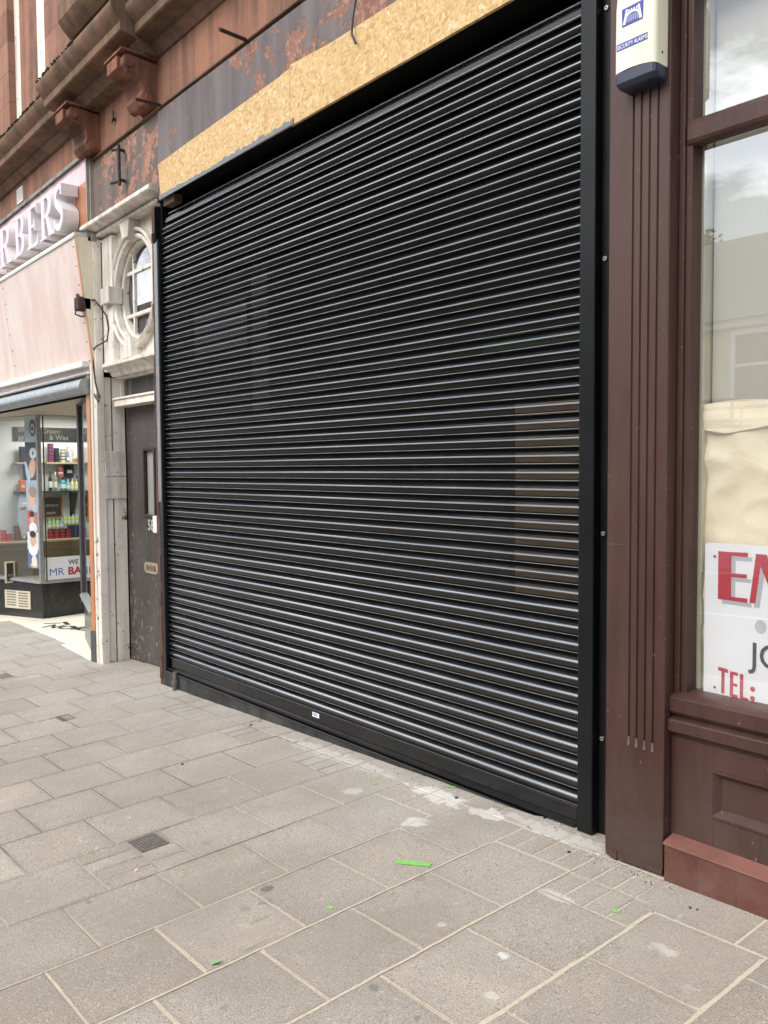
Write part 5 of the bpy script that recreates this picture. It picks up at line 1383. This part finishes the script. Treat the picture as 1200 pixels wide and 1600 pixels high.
T1 = [[(4.677, .738), (4.716, .734), (4.716, .748), (4.677, .752)], [(4.690, .655), (4.703, .653), (4.703, .738), (4.690, .738)], [(4.724, .650), (4.737, .648), (4.737, .742), (4.724, .744)], [(4.736, .648), (4.755, .646), (4.755, .658), (4.736, .660)], [(4.736, .690), (4.753, .688), (4.753, .699), (4.736, .701)], [(4.736, .732), (4.755, .730), (4.755, .742), (4.736, .744)],
      [(4.763, .646), (4.776, .645), (4.776, .740), (4.763, .741)], [(4.776, .645), (4.796, .643), (4.796, .655), (4.776, .657)]]
for cz_ in (.662, .696): T1.append([(4.812+.0095*math.cos(a*PI/6), cz_-.004+.0095*math.sin(a*PI/6)) for a in range(12)])
glyph('lettering', T1, M['red'])
mb = MB(); text_mb(mb, "JO", (4.802, -.0478, .778), X_, Z_, .125, .0012, squeeze=.95, bold=.001); obj('lettering', mb, M['greytext'], es, recalc=False)
glyph('dot', [[(4.838+.022*math.cos(a*PI/8), .925+.026*math.sin(a*PI/8)) for a in range(16)]], flat('pale_dot', (.55, .57, .58)))
mb = MB()
for (x, z_) in ((4.658, 1.168), (4.664, .672)): mb.tube([(x, -.0478, z_), (x, -.051, z_)], .005, 8)
obj('fixing', mb, flat('dark_fixing', (.12, .12, .13)), es)

# ---- alarm box
al = thing('alarm_box', 'sun-faded cream burglar alarm box with a dark navy base on the brown pilaster', 'alarm box', (4.35, -.2, 3.0))
def rings(levels, nm, mt, smooth=35, cap=True):
    """levels: list of (z offset fn list of (x,y,z))"""
    mb = MB(); k_ = len(levels[0])
    for L in levels: mb.v += L
    for i in range(len(levels)-1):
        for j in range(k_):
            q = (j+1) % k_; mb.face([i*k_+j, i*k_+q, (i+1)*k_+q, (i+1)*k_+j])
    if cap: mb.face(list(range(k_))[::-1]); mb.face([(len(levels)-1)*k_+j for j in range(k_)])
    return obj(nm, mb, mt, al, smooth=smooth)
def sec(x0, x1, yf, z0, dz=0., r=.02, arch=0.):
    # rounded rectangle in plan; back at YP
    pts = []
    yb = YP+.0
    pts.append((x0, yb)); 
    for i in range(5): a = PI + i*PI/8; pts.append((x0+r+r*math.cos(a), yf+r+r*math.sin(a)))
    for t_ in (.2, .35, .5, .65, .8): pts.append((x0+r+(x1-x0-2*r)*t_, yf))
    for i in range(5): a = 1.5*PI + i*PI/8; pts.append((x1-r+r*math.cos(a), yf+r+r*math.sin(a)))
    pts.append((x1, yb))
    out = []
    for (x, y) in pts:
        u = (x-x0)/(x1-x0); out.append((x, y, z0 + dz*u + arch*math.sin(PI*u)*(1 if y < yf+.03 else 0)))
    return out
AX0, AX1, AYF = 4.335, 4.514, -.25
cov = rings([sec(AX0, AX1, AYF, 2.984, -.008, arch=.010), sec(AX0, AX1, AYF, 3.10), sec(AX0+.001, AX1, AYF, 3.22), sec(AX0+.004, AX1-.002, AYF+.002, 3.27, r=.022), sec(AX0+.014, AX1-.010, AYF+.012, 3.31, r=.022), sec(AX0+.035, AX1-.02, AYF+.03, 3.335, r=.02)], 'cover', M['alarm'])
rings([sec(AX0+.022, AX1-.016, AYF+.028, 2.926, r=.02), sec(AX0+.010, AX1-.006, AYF+.011, 2.933, r=.022), sec(AX0+.003, AX1-.001, AYF+.001, 2.947), sec(AX0+.002, AX1-.001, AYF+.001, 2.983, -.008, arch=.010)], 'base', M['navy'])
# logo: white trapezoid bridge on a blue panel
YA = AYF-.0012
lg = MB(); lg.prism([(x, YA, z_) for x, z_ in ((4.3724, 3.1464), (4.4616, 3.1464), (4.4635, 3.2144), (4.3705, 3.2120))], (0, .001, 0)); lgo = obj('logo_panel', lg, M['blue'], al)
lg = MB()
lg.poly([(x, YA-.0006, z_) for x, z_ in ((4.3761, 3.1528), (4.3862, 3.1528), (4.3972, 3.2040), (4.3889, 3.2056))]); lg.poly([(x, YA-.0006, z_) for x, z_ in ((4.4460, 3.1528), (4.4579, 3.1528), (4.4478, 3.2056), (4.4386, 3.2040))])
ap = [(4.3908, 3.1864), (4.4018, 3.1928), (4.4175, 3.1960), (4.4331, 3.1928), (4.4441, 3.1864), (4.4460, 3.1752), (4.4331, 3.1840), (4.4175, 3.1872), (4.4018, 3.1840), (4.3889, 3.1752)]
lg.poly([(x, YA-.0008, z_) for x, z_ in ap])
for i in range(4): lg.poly([(x, YA-.0007, z_) for x, z_ in ((4.399+i*.011, 3.1936), (4.4045+i*.011, 3.1944), (4.4045+i*.011, 3.2016), (4.399+i*.011, 3.2016))])
for i in range(6): lg.poly([(x, YA-.0006, z_) for x, z_ in ((4.393+i*.0087, 3.157), (4.395+i*.0087, 3.157), (4.395+i*.0087, 3.181), (4.393+i*.0087, 3.181))])
obj('logo_mark', lg, flat('logo_white', (.8, .82, .86)), lgo, recalc=False)
lg = MB(); lg.prism([(x, YA, z_) for x, z_ in ((4.349, 3.066), (4.482, 3.066), (4.482, 3.091), (4.349, 3.091))], (0, .001, 0)); lb2 = obj('label_strip', lg, M['blue'], al)
lg = MB(); text_mb(lg, "SECURITY ALARMS", (4.3515, YA, 3.0705), X_, Z_, .0215, .0007, squeeze=.725, bold=.0002); obj('lettering', lg, flat('logo_white', (.8, .82, .86)), lb2, recalc=False)
lg = MB(); lg.tube([(AX1-.002, -.205, 3.02), (AX1+.001, -.205, 3.02)], .005, 8); obj('side_screw', lg, M['black'], al)

# ================================================================== small things on the pavement
def strip(nm, pts, lab, cat, mt, h=.0028, wob=.001, group=None):
    mb = MB(); P = [(x, y, g(x, y)+h) for x, y in pts]; mb.prism(P, (0, 0, .0006)); o = obj(nm, mb, mt); tag(o, lab, cat, group); return o
def tape_strip(x0, y0, x1, y1, w, lab, ragged=True):
    n = 14; L = []; Rr = []; d = Vector((x1-x0, y1-y0)); p = Vector((-d.y, d.x)).normalized()*w/2
    for i in range(n+1):
        c_ = Vector((x0, y0)) + d*i/n; k1 = 1+random.uniform(-.12, .12); k2 = 1+random.uniform(-.12, .12)
        if i == n or i == 0: c_ += Vector((random.uniform(-.003, .003),)*2)
        L.append(tuple(c_+p*k1)); Rr.append(tuple(c_-p*k2))
    strip('green_tape', L + Rr[::-1], lab, 'tape', M['tape'])
tape_strip(3.668, -.790, 3.795, -.712, .036, 'longest piece of bright green masking tape lying on the pavement')
tape_strip(3.765, -1.212, 3.785, -1.205, .018, 'tiny green tape scrap on the paving between the long piece and the camera side')
tape_strip(2.89, -.288, 2.925, -.272, .026, 'small green tape scrap on the dusty paving left of the spilled plaster')
tape_strip(3.225, -.052, 3.262, -.038, .022, 'small green tape scrap right under the shutter edge')
tape_strip(4.538, -.503, 4.562, -.497, .02, 'small green scrap on the little paving blocks by the brown pilaster')
mb = MB(); mb.prism([(3.785, -1.712, g(3.79, -1.71)+.003), (3.80, -1.685, g(3.8, -1.69)+.010), (3.815, -1.695, g(3.8, -1.69)+.012), (3.80, -1.72, g(3.8, -1.72)+.004)], (0, 0, .001)); tag(obj('green_scrap', mb, flat('dull_green', (.16, .40, .14))), 'folded green scrap on the paving near the bottom left of the photo', 'scrap')
def chip(x, y, r_, col, lab, nm='pebble', h=.004):
    mb = MB(); n = 7; P = [(x+r_*random.uniform(.6, 1.2)*math.cos(2*PI*i/n), y+r_*random.uniform(.6, 1.2)*math.sin(2*PI*i/n), g(x, y)+.001) for i in range(n)]
    mb.prism(P, (r_*.1, 0, h)); tag(obj(nm, mb, flat('c%02d%02d%02d' % tuple(int(v*99) for v in col), col)), lab, 'debris')
chip(2.93, -1.60, .008, (.72, .7, .66), 'small white chip on the paving beside the grated cover', h=.006)
chip(4.13, -.235, .006, (.02, .02, .02), 'tiny black bit in front of the right shutter guide')
chip(4.72, -.30, .005, (.02, .02, .02), 'tiny black bit on the pale slab by the tiled plinth, left one'); chip(4.745, -.295, .004, (.02, .02, .02), 'tiny black bit on the pale slab by the tiled plinth, right one')
chip(1.82, -.83, .011, (.03, .03, .03), 'small dark leaf bit in the middle of the pavement')
chip(3.36, -.13, .010, (.06, .055, .05), 'dark crumb lying on the spilled plaster'); chip(1.45, -.15, .012, (.05, .05, .045), 'dark crumb beside the black riser')
random.seed(21)
cm = MB()
for i in range(500):
    # fine grit gathered along the foot of the walls
    x = random.choice([random.uniform(-.1, 4.5), random.uniform(-1.5, .3), random.uniform(3.9, 4.6)]); y = -.03 - abs(random.gauss(0, .07))
    if x < -.1: y = random.uniform(-.15, .22)
    if x > 4.2: y = -.185 - abs(random.gauss(0, .03))
    r_ = random.uniform(.001, .0032)
    cm.m = random.choice([0, 0, 1, 2])
    cm.box(-r_, r_, -r_, r_*.8, 0, r_*1.1, Matrix.Translation((x, y, g(x, y)+.0005)) @ Matrix.Rotation(random.random()*3, 4, 'Z'))
o = obj('grit', cm, [flat('pale_grit', (.55, .52, .45)), flat('dark_grit', (.10, .09, .08)), flat('tan_grit', (.42, .32, .2))]); o['kind'] = 'stuff'; o['label'] = 'loose grit and crumbs along the foot of the shopfronts'; o['category'] = 'grit'

def cover(x0, x1, y0, y1, lab):
    t_ = thing('grated_cover', lab, 'drain cover', (x0, y0, g(x0, y0)))
    def q(x, y, d): return (x, y, g(x, y)+d)
    mb = MB(); mb.prism([q(x0, y0, -.02), q(x1, y0, -.02), q(x1, y1, -.02), q(x0, y1, -.02)], (0, 0, .0185)); obj('plate', mb, simple('rusty_cover_plate', (.20, .165, .135), .7, .4, 40.), t_)
    mb = MB()
    w = .006
    for (a, b_, c_, d_) in ((x0, x1, y0, y0+w), (x0, x1, y1-w, y1), (x0, x0+w, y0+w, y1-w), (x1-w, x1, y0+w, y1-w)):
        mb.prism([q(a, c_, -.0012), q(b_, c_, -.0012), q(b_, d_, -.0012), q(a, d_, -.0012)], (0, 0, .004))
    obj('rim', mb, M['cast'], t_)
    mb = MB(); nx = 9; ny = 8
    for i in range(nx):
        for j in range(ny):
            a = x0+w+(x1-x0-2*w)*(i+.15)/nx; b_ = x0+w+(x1-x0-2*w)*(i+.7)/nx; c_ = y0+w+(y1-y0-2*w)*(j+.15)/ny; d_ = y0+w+(y1-y0-2*w)*(j+.7)/ny
            mb.prism([q(a, c_, -.0014), q(b_, c_, -.0014), q(b_, d_, -.0014), q(a, d_, -.0014)], (0, 0, .0035))
    obj('tread_pattern', mb, M['cast'], t_)
cover(2.618, 2.772, -1.505, -1.372, 'nearest small square grated cover let into the paving')
cover(.14, .30, -.985, -.885, 'small dark grated cover in the middle distance of the pavement')
cover(-1.75, -1.55, -.86, -.76, 'farthest small grated cover in the pavement at the left edge')

# ================================================================== OPPOSITE SIDE OF THE STREET (seen in reflections)
def house(x0, x1, yf, dep, h, mt, lab, roof=None, storeys=2, cols=4, gh=1.2, shop=False):
    zb_ = g((x0+x1)/2, YK)
    t_ = thing('building', lab, 'building', ((x0+x1)/2, yf, zb_))
    mb = MB(); mb.box(x0, x1, yf-dep, yf, zb_-.6, zb_+h); obj('wall', mb, mt, t_)
    rp = MB(); ym = yf-dep/2
    if roof: rp.prism([(x0-.15, yf+.35, zb_+h-.1), (x0-.15, ym, zb_+h+roof), (x0-.15, yf-dep-.35, zb_+h-.1)], (x1-x0+.3, 0, 0)); rf = obj('roof', rp, M['slate'], t_)
    mb = MB(); mb.box(x0-.05, x1+.05, yf, yf+.2, zb_+h-.25, zb_+h-.05); obj('eaves', mb, M['white'] if roof else M['stone_dirty'], t_, bevel=.02)
    if roof:
        mb = MB(); mb.box(x0+.6, x0+1.6, ym-.4, ym+.4, zb_+h+roof-.6, zb_+h+roof+1.0); ck = obj('chimney', mb, mt, rf)
    sh_ = h/storeys
    for s_ in range(storeys):
        for c_ in range(cols):
            cx_ = x0+(x1-x0)*(c_+.5)/cols; wz = zb_+s_*sh_
            a, b2 = (1.0, 2.6) if s_ == 0 else (sh_*.3, sh_*.3+1.45)
            if b2 > sh_-.2: b2 = sh_-.25
            mb = MB()
            for q in ((cx_-.6, cx_-.5, wz+a, wz+b2), (cx_+.5, cx_+.6, wz+a, wz+b2), (cx_-.5, cx_+.5, wz+b2-.1, wz+b2), (cx_-.65, cx_+.65, wz+a-.1, wz+a), (cx_-.5, cx_+.5, (wz*2+a+b2)/2-.03, (wz*2+a+b2)/2+.03)): mb.box(q[0], q[1], yf-.02, yf+.06, q[2], q[3])
            w_ = obj('window', mb, M['white'], t_)
            mb = MB(); mb.poly([(cx_-.5, yf+.01, wz+a), (cx_+.5, yf+.01, wz+a), (cx_+.5, yf+.01, wz+b2-.1), (cx_-.5, yf+.01, wz+b2-.1)]); obj('pane', mb, M['winblack'], w_, recalc=False)
    return t_
def slate():
    t = NT('grey_slate')
    br = t.n('TexBrick', Vector=t.coord(scale=(3, 3, 3)), Scale=1.)
    br.inputs['Color1'].default_value = (.16, .155, .15, 1); br.inputs['Color2'].default_value = (.22, .21, .20, 1); br.inputs['Mortar'].default_value = (.10, .10, .10, 1)
    return t.done(t.pbr(br.outputs[0], .7))
M['slate'] = slate(); M['winblack'] = simple('dark_window_glass', (.03, .035, .04), .12, .1, 2.)
M['stone_dark'] = make_stone('sooty_sandstone', (.20, .095, .065), amt=.6, block=(.7, .35))
M['cream_render'] = streaky('cream_render', (.66, .58, .42), (.48, .41, .29), rough=.8, amt=.6)
house(-7.5, 5.0, -14.2, 6, 5.0, M['cream_render'], 'low cream rendered building with slate roof across the street, mirrored in the right window', roof=2.4, storeys=2, cols=6)
house(5.2, 17, -14.2, 9, 9.0, M['stone_dark'], 'tall red sandstone tenement across the street behind the camera', storeys=3, cols=5)
house(-22, -7.7, -14.2, 9, 6.8, M['stone_dark'], 'red sandstone tenement across the street, left of the cream building', roof=2.2, storeys=3, cols=6)
house(-38, -22.3, -14.2, 9, 7., flat('grey_render', (.16, .15, .14), .8), 'grey rendered tenement far along the opposite side of the street', roof=2.2, storeys=3, cols=6)

# van parked across the road
vn = thing('parked_van', 'grey van with a roof rack parked on the far side of the road', 'van', (0, -9.6, g(0, YK)-.11))
zv = g(0, YK)-.11
mb = MB()
side = [(-3.0, .45), (-3.0, 2.35), (-2.9, 2.5), (1.55, 2.5), (1.95, 2.35), (2.45, 1.45), (3.05, 1.2), (3.15, .95), (3.15, .45)]
mb.prism([(x, -8.7, zv+z_) for x, z_ in side], (0, -1.9, 0)); obj('body', mb, flat('grey_van_paint', (.30, .31, .32), .3), vn, bevel=.06)
mb = MB(); mb.poly([(1.5, -8.695, zv+1.4), (2.35, -8.695, zv+1.4), (1.9, -8.695, zv+2.2), (1.5, -8.695, zv+2.2)]); mb.poly([(1.98, -8.8, zv+2.30), (2.46, -8.8, zv+1.47), (2.46, -10.5, zv+1.47), (1.98, -10.5, zv+2.30)]); obj('window', mb, M['winblack'], vn, recalc=False)
for x in (-2.0, 2.15):
    for y in (-8.62, -10.45):
        mb = MB(); mb.tube([(x, y, zv+.36), (x, y-.22, zv+.36)], .36, 20); w_ = obj('wheel', mb, flat('tyre_black', (.03, .03, .03), .8), vn, smooth=30)
        mb = MB(); mb.tube([(x, y+.01, zv+.36), (x, y-.23, zv+.36)], .2, 16); obj('rim', mb, M['alu'], w_, smooth=30)
rk = MB()
for y in (-8.85, -10.45):
    rk.tube([(-2.8, y, zv+2.62), (1.4, y, zv+2.62)], .03, 8); rk.tube([(-2.8, y, zv+2.92), (1.4, y, zv+2.92)], .03, 8)
for i in range(7):
    x = -2.8+i*.7; rk.tube([(x, -8.85, zv+2.48), (x, -8.85, zv+2.92)], .022, 6); rk.tube([(x, -10.45, zv+2.48), (x, -10.45, zv+2.92)], .022, 6); rk.tube([(x, -8.85, zv+2.62), (x, -10.45, zv+2.62)], .022, 6)
obj('roof_rack', rk, flat('rack_dark', (.06, .06, .06)), vn, smooth=40)
mb = MB()
for y in (-8.95, -10.35): mb.box(3.14, 3.17, y-.14, y+.14, zv+.85, zv+1.05)
obj('headlight', mb, M['white'], vn, bevel=.01)

# tree behind the cream building
tr_ = thing('tree', 'leafy tree rising behind the cream building across the street', 'tree', (-7.2, -21.5, -1.))
mb = MB(); mb.tube([(-7.2, -21.5, -1.2), (-7.15, -21.5, 2.5), (-7.3, -21.4, 5.5), (-7.2, -21.5, 8.)], [.28, .22, .15, .05], 10); mb.tube([(-7.2, -21.5, 3.5), (-6.0, -21.2, 6.2)], [.12, .03], 7); mb.tube([(-7.25, -21.5, 4.2), (-8.4, -21.8, 7.)], [.11, .03], 7); obj('trunk', mb, flat('bark', (.09, .065, .045), .9), tr_, smooth=50)
mb = MB(); random.seed(5)
for i in range(1500):
    cl = random.choice([(-7.6, -21.5, 7.1, 1.1), (-6.9, -21.2, 6.3, .9), (-8.3, -21.7, 6.6, 1.1), (-7.7, -21.3, 8.0, .7), (-7.6, -21.4, 5.6, 1.0)])
    d_ = Vector((random.gauss(0, 1), random.gauss(0, 1), random.gauss(0, 1))).normalized()*cl[3]*random.random()**.4
    c_ = Vector(cl[:3])+d_; s_ = .11
    a = Vector((random.gauss(0, 1), random.gauss(0, 1), random.gauss(0, 1))).normalized(); b2 = a.orthogonal().normalized()
    mb.m = random.choice([0, 1])
    mb.poly([c_+a*s_, c_+b2*s_*.5, c_-a*s_, c_-b2*s_*.5])
obj('crown', mb, [flat('leaf_dark', (.035, .06, .02), .6), flat('leaf_light', (.07, .11, .03), .6)], tr_, recalc=False)

# ================================================================== SKY, SUN, CAMERA
w = bpy.data.worlds.new('World'); sc.world = w; w.use_nodes = True
nt = w.node_tree; nt.nodes.clear()
out = nt.nodes.new('ShaderNodeOutputWorld'); bg = nt.nodes.new('ShaderNodeBackground')
sky = nt.nodes.new('ShaderNodeTexSky'); sky.sky_type = 'NISHITA'; sky.sun_disc = False
SUN_EL, SUN_AZ = 42, 190      # azimuth measured clockwise from +Y
sky.sun_elevation = R(SUN_EL); sky.sun_rotation = R(SUN_AZ); sky.air_density = 1.2; sky.dust_density = 1.5
tc = nt.nodes.new('ShaderNodeTexCoord')
mp_ = nt.nodes.new('ShaderNodeMapping'); mp_.inputs['Scale'].default_value = (1, 1, 2.6); mp_.inputs['Location'].default_value = (.35, .2, .1)
nt.links.new(tc.outputs['Generated'], mp_.inputs[0])
ns = nt.nodes.new('ShaderNodeTexNoise'); ns.inputs['Scale'].default_value = 4.2; ns.inputs['Detail'].default_value = 8; ns.inputs['Roughness'].default_value = .58
nt.links.new(mp_.outputs[0], ns.inputs['Vector'])
cr = nt.nodes.new('ShaderNodeValToRGB'); cr.color_ramp.elements[0].position = .46; cr.color_ramp.elements[0].color = (.03,)*3+(1,); cr.color_ramp.elements[1].position = .56; cr.color_ramp.elements[1].color = (1, 1, 1, 1)
nt.links.new(ns.outputs[0], cr.inputs[0])
cc = nt.nodes.new('ShaderNodeValToRGB'); cc.color_ramp.elements[0].position = .35; cc.color_ramp.elements[0].color = (.975, .985, .99, 1); cc.color_ramp.elements[1].position = .8; cc.color_ramp.elements[1].color = (.80, .82, .86, 1)
nt.links.new(ns.outputs[0], cc.inputs[0])
mul = nt.nodes.new('ShaderNodeVectorMath'); mul.operation = 'SCALE'; mul.inputs['Scale'].default_value = 27.0
nt.links.new(cc.outputs[0], mul.inputs[0])
mx = nt.nodes.new('ShaderNodeMix'); mx.data_type = 'RGBA'
nt.links.new(cr.outputs[0], mx.inputs[0]); nt.links.new(sky.outputs[0], mx.inputs[6]); nt.links.new(mul.outputs[0], mx.inputs[7])
nt.links.new(mx.outputs[2], bg.inputs[0]); bg.inputs[1].default_value = .15
nt.links.new(bg.outputs[0], out.inputs[0])

sl = bpy.data.lights.new('sun', 'SUN'); sl.energy = 2.1; sl.angle = R(28); sl.color = (1., .95, .88)
so = bpy.data.objects.new('sun', sl); C.objects.link(so)
az = R(SUN_AZ); d = Vector((math.sin(az)*math.cos(R(SUN_EL)), math.cos(az)*math.cos(R(SUN_EL)), math.sin(R(SUN_EL))))
so.rotation_euler = d.to_track_quat('Z', 'Y').to_euler(); so.location = (0, -5, 12)

cam = bpy.data.cameras.new('camera'); co = bpy.data.objects.new('camera', cam); C.objects.link(co)
F, yaw, pitch, roll = 1346.379, .875338, .0513197, .0066479
fw = Vector((-math.sin(yaw)*math.cos(pitch), math.cos(yaw)*math.cos(pitch), -math.sin(pitch)))
rt = Vector((math.cos(yaw), math.sin(yaw), 0)); dn = fw.cross(rt)
c_, s_ = math.cos(roll), math.sin(roll)
r2 = rt*c_ + dn*s_; d2 = -rt*s_ + dn*c_
co.matrix_world = Matrix(((r2.x, -d2.x, -fw.x, 6.33779), (r2.y, -d2.y, -fw.y, -3.06802), (r2.z, -d2.z, -fw.z, 1.50819), (0, 0, 0, 1)))
cam.sensor_fit = 'VERTICAL'; cam.sensor_height = 32.; cam.sensor_width = 24.; cam.lens = F*32./1600.
cam.clip_start = .05; cam.clip_end = 2000
sc.camera = co
sc.view_settings.view_transform = 'Standard'; sc.view_settings.look = 'None'; sc.view_settings.exposure = 0
sc.cycles.transparent_max_bounces = 16; sc.cycles.max_bounces = 8
try:
    sc.cycles.use_denoising = True
except Exception: pass
